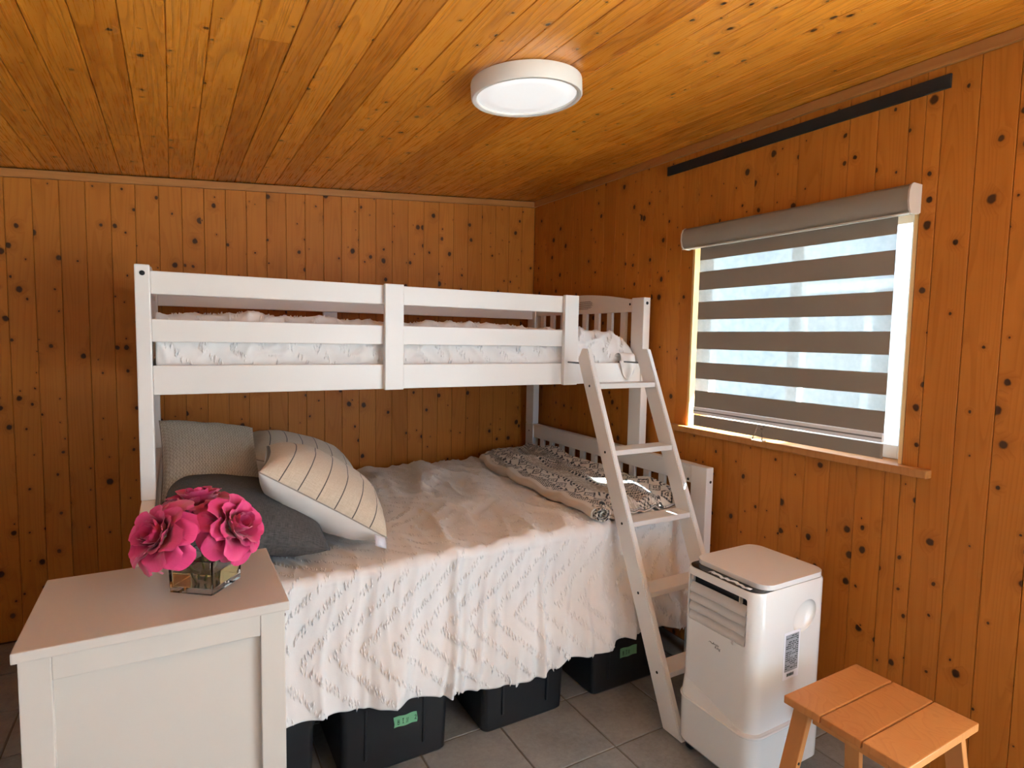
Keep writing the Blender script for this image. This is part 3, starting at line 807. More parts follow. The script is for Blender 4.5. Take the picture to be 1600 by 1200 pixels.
def base(x, y): return ZT+wrinkle_top(x, y)+0.009
def top_h(x, y, tq):
    """height of the upper layer above the bed"""
    hump = 0.020*sst(0.6, 1.0, tq)*(0.5+max(0, ns(y*4.2, 0.3, 14.0))*2.4)
    return 0.038+hump+0.012*ns(x*6, y*5, 12.0)+0.006*max(0, 1-abs(ns(x*8, y*3, 15.0))*5)
NY, NL = 520, 130
V = []; F = []; CL = []
NP = 2*NL+14
def sheet(off, rev):
    """ribbon folded once: lower layer right to left, turn, upper layer left to right"""
    st = len(V)
    for i in range(NY+1):
        y = Y0B+(Y1B-Y0B)*i/NY
        a, b = xl(y), xr_(y)
        R_ = 0.5*(top_h(a+.03, y, 0)-0.004)
        for k in range(NP+1):
            if k <= NL:      # bottom layer
                tq = 1-k/NL; x = a+R_+(b-a-R_)*tq; z = base(x, y)+0.004; n_ = Vector((0, 0, -1)); q = -0.07-tq*(b-a)
            elif k < NP-NL:  # the turn
                th = (k-NL)/(NP-2*NL)*PI
                zb = base(a+R_, y)+0.004
                x = a+R_-R_*math.sin(th); z = zb+R_-R_*math.cos(th); n_ = Vector((-math.sin(th), 0, -math.cos(th))); q = -0.07+0.07*th/PI
            else:
                tq = (k-(NP-NL))/NL; x = a+R_+(b-a-R_)*tq
                zb = base(a+R_, y)+0.004
                z0 = zb+2*R_
                z = z0+(base(x, y)+top_h(x, y, tq)-base(a+R_, y)-0.004-2*R_+0.004)*sst(0, .15, tq)
                n_ = Vector((0, 0, 1)); q = tq*(b-a)
            yy = y
            # soft ends: the near edge droops and wavers
            en_ = 1-sst(0, 0.05, y-Y0B)
            if k > NP-NL:
                z -= (1-sst(0, 0.04, y-Y0B))*0.85*(z-base(x, y)-0.010)
            yy += 0.004*ns(x*9, k*0.01, 3.0)*(en_+sst(Y1B-0.05, Y1B, y))
            p_ = Vector((x, yy, z))+n_*off
            V.append(p_); CL.append(pat(y-Y0B, q) if q > -0.012 else (0.62, 0.52, 0.42))
    for i in range(NY):
        for k in range(NP):
            a_ = st+i*(NP+1)+k; q_ = (a_, a_+1, a_+NP+2, a_+NP+1); F.append(q_[::-1] if rev else q_)
    return st
s_out = sheet(0.0035, False); s_in = sheet(-0.0035, True)
W_ = NP+1
for i in range(NY):   # long edges
    for k in (0, NP):
        a_ = s_out+i*W_+k; b_ = s_in+i*W_+k; F.append((a_, a_+W_, b_+W_, b_) if k else (a_, b_, b_+W_, a_+W_))
for i in (0, NY):
    for k in range(NP):
        a_ = s_out+i*W_+k; b_ = s_in+i*W_+k; F.append((a_, b_, b_+1, a_+1) if i else (a_, a_+1, b_+1, b_))
ob = from_pd('cloth', V, F, MAT['throw'], thr, None, True)
ca = ob.data.color_attributes.new('pattern', 'FLOAT_COLOR', 'POINT')
for i, c in enumerate(CL): ca.data[i].color = (c[0], c[1], c[2], 1)
# rolled near corner
def roll_pts():
    V2 = []; F2 = []; CC = []
    NU, NVV = 70, 26
    for i in range(NU+1):
        th = i/NU*PI*3.6
        r_ = 0.010+0.024*i/NU
        for j in range(NVV+1):
            yy = 1.722+0.11*j/NVV
            V2.append(Vector((1.388+0.10*(j/NVV)*0.1-r_*math.sin(th)*1.15, yy+0.004*ns(th, j*.2, 1), 0.772+r_*math.cos(th)*1.0-0.003)))
            CC.append(pat(th*r_*1.6+.3, 0.05+j/NVV*0.11))
    for i in range(NU):
        for j in range(NVV):
            a_ = i*(NVV+1)+j; F2.append((a_, a_+1, a_+NVV+2, a_+NVV+1))
    return V2, F2, CC
V2, F2, CC = roll_pts()
rl = from_pd('rolled_corner', V2, F2, MAT['throw'], thr, None, True)
ca = rl.data.color_attributes.new('pattern', 'FLOAT_COLOR', 'POINT')
for i, c in enumerate(CC): ca.data[i].color = (c[0], c[1], c[2], 1)
md = rl.modifiers.new('thickness', 'SOLIDIFY'); md.thickness = 0.005; md.offset = -1
# ------------------------------------------------------------------ storage totes under the bed
MAT['tote'] = plain('black_plastic', C(0.0075, 0.0085, 0.011), 0.42, 0.1, 60, 0.06, 500)
MAT['tape'] = plain('green_painters_tape', C(0.16, 0.40, 0.22), 0.8, 0.06, 300)
MAT['ink'] = plain('marker_ink', C(0.012, 0.02, 0.014), 0.7)
GLY = {'B': [[(0, 0), (0, 1)], [(0, 1), (.55, .9), (.5, .6), (0, .52), (.62, .38), (.6, .1), (0, 0)]],
       'I': [[(.1, 1), (.6, 1)], [(.35, 1), (.35, 0)], [(.08, 0), (.62, 0)]],
       'N': [[(0, 0), (.02, 1), (.55, 0), (.6, 1)]],
       '2': [[(0, .75), (.2, 1), (.5, .85), (.4, .5), (0, .05), (.3, .12), (.65, 0)]]}
def write(parent, text, o, ex_, ez_, h, adv, r):
    o, ex_, ez_ = Vector(o), Vector(ex_), Vector(ez_)
    for i, ch in enumerate(text):
        for st in GLY.get(ch, []):
            pts = [o+ex_*((i*adv+q[0]*0.62)*h)+ez_*(q[1]*h+0.05*h*math.sin(i*2.1)) for q in st]
            tube('lettering', pts, r, MAT['ink'], parent, 5, False)
def tote(px, x0, x1, label, ribs, tape=None, text=''):
    xc, hw = (x0+x1)/2, (x1-x0)/2
    y0, y1, hh = 1.800, 2.36, 0.258
    t_ = thing('storage_tote', (xc, (y0+y1)/2, 0), label, 'storage bin', 'storage totes under the bed')
    b = bmesh.new(); rings = []
    def ring(z, g, rad=0.022, n=5):
        a0, a1, c0, c1 = xc-hw-g, xc+hw+g, y0-g, y1+g; pts = []
        for cx, cy, s in ((a1-rad, c1-rad, 0), (a0+rad, c1-rad, 1), (a0+rad, c0+rad, 2), (a1-rad, c0+rad, 3)):
            for k in range(n+1):
                th = s*PI/2+k/n*PI/2; pts.append((cx+rad*math.cos(th), cy+rad*math.sin(th), z))
        return [b.verts.new(p) for p in pts]
    sec = [(0.0, -0.006), (0.008, 0.0), (0.228, 0.006), (0.230, 0.010), (hh, 0.011)]
    for z, g in sec: rings.append(ring(z, g))
    n = len(rings[0])
    for i in range(len(rings)-1):
        for k in range(n): b.faces.new((rings[i][k], rings[i][(k+1) % n], rings[i+1][(k+1) % n], rings[i+1][k]))
    b.faces.new(rings[0][::-1]); b.faces.new(rings[-1])
    body = bm_link('body', b, MAT['tote'], t_); smooth_by_angle(body, 0.5)
    for rx in ribs:
        box('rib', (xc+rx-0.0045, y0-0.008, 0.055), (xc+rx+0.0045, y0+0.004, 0.228), MAT['tote'], body, 0.002, None, 1)
    lid = box('lid', (xc-hw-0.014, y0-0.013, hh+0.0005), (xc+hw+0.014, y1+0.014, hh+0.012), MAT['tote'], t_, 0.006)
    if tape:
        a, c, z0, z1 = tape
        def yf(z): return y0-0.006*z/0.228-0.0012
        V = []; F = []
        N = 10
        for i in range(N+1):
            x = a+(c-a)*i/N
            jag = 0.0015*(1 if i in (0, N) else 0)
            for z in (z0, z0+(z1-z0)*.33, z0+(z1-z0)*.66, z1):
                jx = (0.002*math.sin(z*900) if i in (0, N) else 0)
                V.append((x+jx, yf(z), z+0.0015*math.sin(i)))
        for i in range(N):
            for k in range(3):
                q = i*4+k; F.append((q, q+4, q+5, q+1))
        tp = from_pd('tape', V, F, MAT['tape'], t_)
        md = tp.modifiers.new('thickness', 'SOLIDIFY'); md.thickness = 0.0006; md.offset = 0
        setp(tp, 'green painter\'s tape with handwriting')
        zt = (z0+z1)/2-0.010
        write(tp, text, (a+0.013, yf(zt)-0.0008, zt), (1, 0, 0), (0, -0.05, 1), 0.017, 0.86, 0.0008)
    set_down(t_, px, 1.9623)
    return t_
tote(0.1571, -0.012, 0.345, 'black plastic tote with no tape showing, beside the white dresser', (-0.095, 0.095))
tote(0.5792, 0.436, 0.792, 'black plastic tote marked BIN 2 on green tape, under bedspread', (-0.105, 0.093), (0.603, 0.683, 0.136, 0.173), 'BIN 2')
tote(1.0439, 0.936, 1.277, 'black plastic tote without tape, between the two taped totes', (-0.095, 0.095))
tote(1.5085, 1.423, 1.775, 'black plastic tote with dim green tape, under bed behind the ladder', (-0.100, 0.100), (1.557, 1.645, 0.126, 0.167), 'BIN')

# ------------------------------------------------------------------ white dresser
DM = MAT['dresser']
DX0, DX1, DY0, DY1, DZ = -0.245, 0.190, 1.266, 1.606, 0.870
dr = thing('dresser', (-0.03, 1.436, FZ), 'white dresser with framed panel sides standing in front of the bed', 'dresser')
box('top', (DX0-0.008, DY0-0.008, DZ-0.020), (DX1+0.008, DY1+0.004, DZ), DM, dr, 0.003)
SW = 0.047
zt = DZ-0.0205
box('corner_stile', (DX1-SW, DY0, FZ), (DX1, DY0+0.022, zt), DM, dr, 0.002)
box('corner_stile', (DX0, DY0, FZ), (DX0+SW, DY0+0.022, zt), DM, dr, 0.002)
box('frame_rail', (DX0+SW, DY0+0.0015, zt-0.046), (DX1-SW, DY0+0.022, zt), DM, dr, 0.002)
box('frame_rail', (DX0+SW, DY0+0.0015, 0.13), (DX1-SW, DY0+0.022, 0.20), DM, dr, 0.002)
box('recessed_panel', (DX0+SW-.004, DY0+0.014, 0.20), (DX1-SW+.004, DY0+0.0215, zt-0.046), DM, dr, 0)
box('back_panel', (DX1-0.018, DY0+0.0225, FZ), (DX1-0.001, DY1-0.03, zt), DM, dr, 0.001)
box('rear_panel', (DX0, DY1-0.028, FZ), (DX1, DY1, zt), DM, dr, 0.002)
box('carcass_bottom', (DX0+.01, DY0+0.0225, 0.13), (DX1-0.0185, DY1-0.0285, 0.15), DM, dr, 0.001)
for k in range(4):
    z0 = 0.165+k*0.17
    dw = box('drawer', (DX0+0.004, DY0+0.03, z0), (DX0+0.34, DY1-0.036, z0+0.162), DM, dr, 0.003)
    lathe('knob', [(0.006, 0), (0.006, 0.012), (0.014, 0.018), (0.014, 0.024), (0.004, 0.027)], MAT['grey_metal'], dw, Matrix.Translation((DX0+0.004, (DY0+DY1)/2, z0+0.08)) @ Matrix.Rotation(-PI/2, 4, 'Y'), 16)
boltat(dr.children[1], (DX1, DY0+0.008, zt-0.014), (1, -0.6, 0), 0.0035)

# ------------------------------------------------------------------ vase with roses
def glassmat(name, col, rough=0.0, ior=1.48):
    t = NT(name); t.set(col=col, rough=rough, trans=1.0, ior=ior); return t.m
MAT['vase_glass'] = glassmat('clear_glass', C(0.97, 0.97, 0.95))
MAT['water'] = glassmat('amber_gel', C(0.80, 0.62, 0.30), 0.05, 1.33)
MAT['stem'] = plain('rose_stem', C(0.16, 0.17, 0.04), 0.6)
VC = Vector((0.052, 1.425, DZ))
vm = Matrix.Translation(VC) @ Matrix.Rotation(PI/4+0.12, 4, 'Z')
va = thing('vase', VC, 'square clear glass vase with amber base on the white dresser', 'vase')
def sq_shell(h0, h1, a0, a1, th, name, mat, floor_=0.012):
    b = bmesh.new()
    def sqr(a, z): return [b.verts.new((sx*a, sy*a, z)) for sx, sy in ((-1,-1),(1,-1),(1,1),(-1,1))]
    o0, o1, i1, i0 = sqr(a0, h0), sqr(a1, h1), sqr(a1-th, h1), sqr(a0-th, h0+floor_)
    for A, B in ((o0, o1), (o1, i1), (i1, i0)):
        for k in range(4): b.faces.new((A[k], A[(k+1) % 4], B[(k+1) % 4], B[k]))
    b.faces.new(o0[::-1]); b.faces.new(i0)
    bmesh.ops.bevel(b, geom=[e for e in b.edges if abs(e.verts[0].co.z-e.verts[1].co.z) > .01], offset=0.002, segments=2, affect='EDGES')
    return bm_link(name, b, mat, va, vm)
sq_shell(0.0005, 0.072, 0.050, 0.052, 0.005, 'glass_body', MAT['vase_glass'])
box('amber_filling', (-0.0448, -0.0448, 0.0127), (0.0448, 0.0448, 0.044), MAT['water'], va, 0.001, vm)
def rosemat():
    t = NT('magenta_petal'); uv = t.n('ShaderNodeUVMap').outputs[0]; sep = t.n('ShaderNodeSeparateXYZ', {0: uv})
    n_ = t.n('ShaderNodeTexNoise', {'Vector': t.n('ShaderNodeCombineXYZ', {0: t.math('MULTIPLY', sep.outputs[0], 40.0), 1: t.math('MULTIPLY', sep.outputs[1], 4.0), 2: 0.0}).outputs[0], 'Scale': 1.0, 'Detail': 3.0}).outputs[0]
    c = t.mix(t.n('ShaderNodeMapRange', {0: t.math('ADD', t.math('MULTIPLY', sep.outputs[1], 0.8), t.math('MULTIPLY', n_, 0.4)), 1: 0.25, 2: 1.1}).outputs[0], C(0.30, 0.003, 0.04), C(0.66, 0.03, 0.17))
    t.set(col=c, rough=0.6, sheen=0.3); t.b.inputs['Subsurface Weight'].default_value = 0.0
    return t.m
MAT['rose'] = rosemat()
def petal_mesh(width, height, cup, curl, seed):
    V = []; F = []; UV = []; nu, nv = 10, 9
    for i in range(nu+1):
        u = 2*i/nu-1
        for j in range(nv+1):
            v = j/nv
            wv = width*(0.25+0.75*math.sin(min(1, v*1.15)*PI*0.5))*(1-0.28*max(0, v-.75)/.25*abs(u)**2)
            x = wv*u
            z = height*(v-0.14*abs(u)**2.5*v)*(1+0.04*ns(u*3+seed, v*2, seed))
            y = cup*(u*u)*0.9*wv - curl*max(0, v-0.55)**2*3.2*height - 0.16*height*math.sin(v*PI*.9)
            y += 0.004*ns(u*3.3+seed*3, v*3, 7+seed)*(v+.2)
            V.append((x, y, z)); UV.append((u/2+.5, v))
    for i in range(nu):
        for j in range(nv):
            a = i*(nv+1)+j; F.append((a, a+nv+1, a+nv+2, a+1))
    me = bpy.data.meshes.new('petal'); me.from_pydata(V, [], F); me.update()
    ul = me.uv_layers.new(name='UVMap')
    for lp in me.loops: ul.data[lp.index].uv = UV[lp.vertex_index]
    for p in me.polygons: p.use_smooth = True
    me.materials.append(MAT['rose']); return me
PM = [petal_mesh(0.016, 0.040, 0.75, 0.15, 1), petal_mesh(0.023, 0.046, 0.62, 0.45, 2), petal_mesh(0.030, 0.052, 0.5, 0.7, 3), petal_mesh(0.034, 0.056, 0.38, 0.9, 4)]
def rose(c, axis, scale, label, seed, foot):
    rr = random.Random(seed)
    r_ = thing('rose', foot, label, 'flower', 'roses in the glass vase')
    q = Vector(axis).to_track_quat('Z', 'Y').to_matrix().to_4x4()
    base_ = Matrix.Translation(Vector(c)) @ q @ Matrix.Scale(scale, 4)
    lay = [(0, 4, 0.0, 4, 0.005), (0, 5, 0.10, 12, 0.010), (1, 5, 0.30, 24, 0.013), (1, 5, 0.2, 40, 0.015), (2, 6, 0.1, 58, 0.017), (3, 6, 0.4, 80, 0.018), (3, 5, 0.2, 100, 0.016)]
    for kind, n, ph, tilt, rad in lay:
        for k in range(n):
            th = 2*PI*(k/n)+ph*5+rr.uniform(-.12, .12)
            m = Matrix.Rotation(th, 4, 'Z') @ Matrix.Translation((0, -rad, 0)) @ Matrix.Rotation(math.radians(tilt+rr.uniform(-7, 7)), 4, 'X') @ Matrix.Scale(rr.uniform(.9, 1.1), 4)
            link('petal', PM[kind], None, r_, base_ @ m)
    c = Vector(c); f = Vector(foot)
    ax = Vector(axis).normalized()
    pts = [c+ax*0.004, c-ax*0.03, c.lerp(f, .6)-ax*0.012, f]
    tube('stem', pts, 0.0028, MAT['stem'], r_, 7)
    return r_
rose((0.106, 1.392, 1.002), (0.55, -0.55, 0.42), 1.0, 'open magenta rose facing outward over the edge of the glass vase', 1, (0.060, 1.420, DZ+0.016))
rose((0.040, 1.475, 1.035), (-0.05, 0.1, 1.0), 1.0, 'magenta rose standing tallest in the glass vase', 2, (0.050, 1.432, DZ+0.016))
rose((-0.030, 1.385, 1.003), (-0.7, -0.45, 0.5), 1.0, 'magenta rose leaning away from the bed in the glass vase', 3, (0.040, 1.418, DZ+0.016))

# ------------------------------------------------------------------ portable air conditioner
MAT['ac'] = plain('glossy_white_plastic', C(0.80, 0.80, 0.775), 0.14, 0.01, 20, coat=0.3)
MAT['ac_mat'] = plain('matt_white_plastic', C(0.58, 0.55, 0.52), 0.4, 0.02, 20)
MAT['ac_black'] = plain('glossy_black_panel', C(0.006, 0.006, 0.007), 0.08, 0.05)
MAT['cavity'] = plain('dark_cavity', C(0.004, 0.005, 0.007), 0.6)
MAT['label_white'] = plain('label_paper', C(0.78, 0.79, 0.84), 0.5, 0.01)
MAT['label_grey'] = plain('label_grey', C(0.30, 0.31, 0.34), 0.6, 0.25, 700)
MAT['yellow'] = plain('warning_yellow', C(0.75, 0.62, 0.03), 0.5)
AX0, AX1, AY0, AY1 = 1.516, 1.872, 1.135, 1.436
ac = thing('air_conditioner', ((AX0+AX1)/2, (AY0+AY1)/2, 0), 'white portable air conditioner on castors beside the bunk ladder', 'air conditioner')
def rrect(x0, x1, y0, y1, r, n=7):
    pts = []
    for cx, cy, s in ((x1-r, y1-r, 0), (x0+r, y1-r, 1), (x0+r, y0+r, 2), (x1-r, y0+r, 3)):
        for k in range(n+1):
            th = s*PI/2+k/n*PI/2; pts.append((cx+r*math.cos(th), cy+r*math.sin(th)))
    return pts
def loft(name, secs, mat, parent, cap=True, ang=0.5, zf=None):
    b = bmesh.new(); R_ = []
    for z, g, r in secs:
        R_.append([b.verts.new((x, y, z if not callable(z) else z(x, y))) for x, y in rrect(AX0-g, AX1+g, AY0-g, AY1+g, r)])
    n = len(R_[0])
    for i in range(len(R_)-1):
        for k in range(n): b.faces.new((R_[i][k], R_[i][(k+1) % n], R_[i+1][(k+1) % n], R_[i+1][k]))
    if cap: b.faces.new(R_[0][::-1]); b.faces.new(R_[-1])
    o = bm_link(name, b, mat, parent); smooth_by_angle(o, ang); return o
def apply_bool(o, cutters):
    for c in cutters:
        md = o.modifiers.new('cut', 'BOOLEAN'); md.operation = 'DIFFERENCE'; md.object = c; md.solver = 'EXACT'
    bpy.context.view_layer.update()
    dg = bpy.context.evaluated_depsgraph_get()
    me = bpy.data.meshes.new_from_object(o.evaluated_get(dg))
    o.modifiers.clear(); o.data = me
    for c in cutters: bpy.data.objects.remove(c)
    smooth_by_angle(o, 0.5)
body = loft('body', [(0.10, -0.003, 0.044), (0.20, -0.001, 0.046), (0.45, 0.0, 0.046), (0.648, 0.0, 0.046), (0.656, -0.004, 0.043)], MAT['ac'], ac)
GZ0, GZ1, GY0, GY1 = 0.478, 0.632, 1.172, 1.408
c1 = box('cutter', (AX0-0.03, GY0, GZ0), (AX0+0.045, GY1, GZ1), None, None, 0.010, None, 4)
bm = bmesh.new(); bmesh.ops.create_uvsphere(bm, u_segments=28, v_segments=16, radius=1.0)
bmesh.ops.scale(bm, vec=(0.062, 0.022, 0.048), verts=bm.verts)
c2 = bm_link('cutter', bm, None, None, Matrix.Translation((1.752, AY0+0.001, 0.545)) @ Matrix.Rotation(-0.5, 4, 'Y'))
apply_bool(body, [c1, c2])
tub = loft('base_tub', [(0.036, 0.000, 0.048), (0.045, 0.006, 0.052), (0.19, 0.008, 0.054), (0.198, 0.0085, 0.054), (0.203, 0.0065, 0.052), (lambda x, y: 0.206+0.062*sst(1.19, 1.42, y), 0.0002, 0.047)], MAT['ac'], ac)
rimp = [(x, y, 0.1985) for x, y in rrect(AX0-0.008, AX1+0.008, AY0-0.008, AY1+0.008, 0.054, 8)]
tube('rim_bead', rimp+[rimp[0]], 0.0045, MAT['ac'], tub, 8)
box('grille_cavity', (AX0+0.030, GY0+0.001, GZ0+0.001), (AX0+0.0445, GY1-0.001, GZ1-0.001), MAT['cavity'], ac, 0)
for k in range(4):
    z1 = GZ0+0.030+k*0.0315
    pts = []
    b = bmesh.new()
    ya, yb = GY0+0.004, GY1-0.004
    pr = [(AX0+0.004, z1-0.030), (AX0+0.001, z1-0.024), (AX0+0.0045, z1-0.010), (AX0+0.016, z1+0.002), (AX0+0.018, z1), (AX0+0.0075, z1-0.012), (AX0+0.0045, z1-0.024), (AX0+0.0065, z1-0.029)]
    A = [b.verts.new((x, ya, z)) for x, z in pr]; B = [b.verts.new((x, yb, z)) for x, z in pr]
    b.faces.new(A); b.faces.new(B[::-1])
    for i in range(len(pr)):
        j = (i+1) % len(pr); b.faces.new((A[i], B[i], B[j], A[j]))
    lo = bm_link('louver', b, MAT['ac_mat'], ac); smooth_by_angle(lo, 0.9)
box('grille_divider', (AX0+0.010, GY0+0.035, GZ1-0.030), (AX0+0.026, GY0+0.038, GZ1-0.001), MAT['ac_mat'], ac, 0)
box('louver_link', (AX0+0.006, GY1-0.016, GZ1-0.020), (AX0+0.012, GY1-0.004, GZ1-0.004), MAT['ac_mat'], ac, 0.001)
lathe('louver_tab', [(0.007, -0.004), (0.007, 0.002), (0.004, 0.004)], MAT['ac_mat'], ac, Matrix.Translation((AX0+0.001, GY0+0.045, GZ0-0.004)) @ Matrix.Rotation(-PI/2, 4, 'Y'), 16)
def slab(name, pts, z0, z1, mat, parent, bev=0.002, zs=None):
    b = bmesh.new()
    A = [b.verts.new((x, y, z0 if zs is None else zs(x, y)-(z1-z0))) for x, y in pts]; B = [b.verts.new((x, y, z1 if zs is None else zs(x, y))) for x, y in pts]
    b.faces.new(A[::-1]); b.faces.new(B)
    for i in range(len(pts)):
        j = (i+1) % len(pts); b.faces.new((A[i], A[j], B[j], B[i]))
    if bev: bmesh.ops.bevel(b, geom=[e for e in b.edges if abs(e.verts[0].co.z-e.verts[1].co.z) < 0.004 and max(e.verts[0].co.z, e.verts[1].co.z) > z1-.003], offset=bev, segments=2, affect='EDGES')
    o = bm_link(name, b, mat, parent); smooth_by_angle(o, 0.5); return o
slab('control_panel', rrect(AX0+0.007, AX0+0.12, AY0+0.007, AY1-0.007, 0.040, 10), 0.6563, 0.6578, MAT['ac_black'], ac, 0)
slab('lid', rrect(AX0+0.043, AX1-0.004, AY0+0.004, AY1-0.004, 0.046, 12), 0.6585, 0.6745, MAT['ac'], ac, 0.006)
# peeling strip of clear film on the control panel
MAT['film'] = plain('peeling_film', C(0.85, 0.87, 0.9), 0.1, 0.02)
fp = []
for i in range(15):
    k = i/14
    fp.append((AX0+0.012+0.003*math.sin(i*0.9)+0.0015*math.sin(i*2.3), 1.335-0.165*k, 0.6585+0.004*abs(math.sin(i*1.3))))
V = []; F = []
for i, p in enumerate(fp):
    w_ = 0.0035+0.0035*abs(math.sin(i*2.3))
    V += [(p[0]-w_*.4, p[1]+.003, p[2]), (p[0]+w_*.6, p[1]-.003, p[2]+0.004)]
for i in range(len(fp)-1): F.append((2*i, 2*i+1, 2*i+3, 2*i+2))
fo = from_pd('peeling_film', V, F, MAT['film'], ac, None, True); md = fo.modifiers.new('thickness', 'SOLIDIFY'); md.thickness = 0.0005
tube('film_curl', [(AX0+0.012+0.010*k, 1.325-0.045*k-0.006*math.sin(k*9), 0.660+0.005*math.sin(k*5)) for k in [i/8 for i in range(9)]], 0.0007, MAT['film'], fo, 5)
# logo on the front: swoosh and two short words
def text_mesh(txt, size, name, mat, parent, mw, shear=0.0, ext=0.0002):
    cu = bpy.data.curves.new(name, 'FONT'); cu.body = txt; cu.size = size; cu.extrude = ext; cu.shear = shear; cu.align_x = 'LEFT'; cu.resolution_u = 2
    o = bpy.data.objects.new(name, cu); COL.objects.link(o)
    bpy.context.view_layer.update()
    me = bpy.data.meshes.new_from_object(o.evaluated_get(bpy.context.evaluated_depsgraph_get()))
    bpy.data.objects.remove(o); bpy.data.curves.remove(cu)
    return link(name, me, mat, parent, mw)
mF = Matrix(((0, 0, -1), (-1, 0, 0), (0, 1, 0))).to_4x4()   # text x -> -Y, y -> Z, faces -X
def onF(y, z, dx=0.0004):
    xx = AX0 if z > .45 else AX0+0.001*(0.45-z)/0.25
    m = mF.copy(); m.translation = Vector((xx-dx, y, z)); return m
lg = text_mesh('Arctic', 0.0105, 'logo', MAT['ink'], ac, onF(1.297, 0.4335), 0.25)
text_mesh('King', 0.0125, 'logo', MAT['ink'], ac, onF(1.287, 0.4235), 0.1)
tube('logo_swoosh', [(AX0-0.0002, 1.313-0.022*k, 0.4335+0.004*k+0.003*math.sin(k*6)) for k in [i/8 for i in range(9)]], [0.0003+0.0006*math.sin(PI*i/8) for i in range(9)], MAT['ink'], lg, 5)
# rating label and warning sticker on the side
ly = AY0-0.0006
lb = box('rating_label', (1.654, ly, 0.352), (1.734, ly+0.0005, 0.508), MAT['label_white'], ac, 0)
box('label_field', (1.662, ly-0.0004, 0.378), (1.727, ly, 0.499), MAT['label_grey'], lb, 0)
rl_ = random.Random(2)
for k in range(17):
    z = 0.494-k*0.0066; x = 1.665
    while x < 1.72:
        w_ = rl_.uniform(0.004, 0.016)
        if rl_.random() < 0.72: box('label_print', (x, ly-0.0007, z-0.0016), (min(x+w_, 1.725), ly-0.0004, z+0.0014*rl_.uniform(.4, 1)), MAT['ink'], lb, 0)
        x += w_+rl_.uniform(0.001, 0.005)
for k in range(14):
    box('barcode_bar', (1.674+k*0.0026, ly-0.0007, 0.361), (1.674+k*0.0026+rl_.uniform(.0006, .0017), ly-0.0004, 0.371), MAT['ink'], lb, 0)
wy = AY0-0.0088
ws = box('warning_sticker', (1.672, wy, 0.100), (1.772, wy+0.0008, 0.163), MAT['label_white'], ac, 0)
def tri_plate(name, cx, cz, r_, y_, mat, parent):
    pts = [(cx+r_*math.sin(a), cz+r_*math.cos(a)) for a in (0, 2*PI/3, -2*PI/3)]
    V = [(x, y_, z) for x, z in pts]+[(x, y_+0.0004, z) for x, z in pts]
    return from_pd(name, V, [(0, 1, 2), (5, 4, 3), (0, 3, 4, 1), (1, 4, 5, 2), (2, 5, 3, 0)], mat, parent)
tri_plate('warning_triangle', 1.692, 0.131, 0.0195, wy-0.0004, MAT['ink'], ws)
tri_plate('warning_triangle', 1.692, 0.131, 0.0165, wy-0.0008, MAT['yellow'], ws)
V = [(1.692+x, wy-0.0011, 0.130+z) for x, z in ((-.0035, -.007), (.0035, -.007), (.0045, -.001), (.001, .008), (.0005, .002), (-.002, .004), (-.0045, -.002))]
fm = from_pd('flame_symbol', V, [tuple(range(7))], MAT['ink'], ws); md = fm.modifiers.new('thickness', 'SOLIDIFY'); md.thickness = 0.0003
for k in range(7):
    z = 0.155-k*0.0075
    box('sticker_print', (1.714, wy-0.0003, z-0.0012), (1.766-0.010*rl_.random(), wy, z+0.001), MAT['label_grey'], ws, 0)
box('sticker_print', (1.677, wy-0.0003, 0.104), (1.708, wy, 0.107), MAT['label_grey'], ws, 0)
for x in (AX0+0.03, AX1-0.05):
    for y in (AY0+0.04, AY1-0.04):
        lathe('castor', [(0.012, -0.011), (0.018, -0.009), (0.018, 0.009), (0.012, 0.011)], MAT['black'], ac, Matrix.Translation((x, y, 0.018)) @ Matrix.Rotation(PI/2, 4, 'X'), 18)

set_down(ac, 1.5981, 1.2127)

# ------------------------------------------------------------------ wooden stool
SWD = MAT['stool_wood']
stl = thing('wooden_stool', (1.62, 0.83, 0), 'small orange-brown wooden stool with splayed legs by the air conditioner', 'stool')
ZS = 0.450
for k in range(3):
    y0 = 0.985-0.108*(k+1)+0.004
    box('seat_slat', (1.448, y0, ZS-0.022), (1.79, y0+0.104, ZS), SWD, stl, 0.003)
for sx, tx in ((1.500, 1.418), (1.738, 1.82)):
    for sy, ty in ((0.955, 0.985), (0.70, 0.672)):
        lg_ = beam('leg', (tx, ty, 0.0035), (sx, sy, ZS-0.0235), (0, 1, 0), 0.022, 0.045, SWD, stl, 0.003)
        boltat(lg_, Vector((tx, ty, 0)).lerp(Vector((sx, sy, ZS)), .6)+Vector((0, -0.024, 0)), (0, -1, 0), 0.004)
for sx in (1.47, 1.768):
    box('apron', (sx+(0.030 if sx < 1.6 else -0.030)-0.008, 0.728, ZS-0.062), (sx+(0.030 if sx < 1.6 else -0.030)+0.008, 0.927, ZS-0.0225), SWD, stl, 0.002)

set_down(stl, 1.5283, 0.7830)

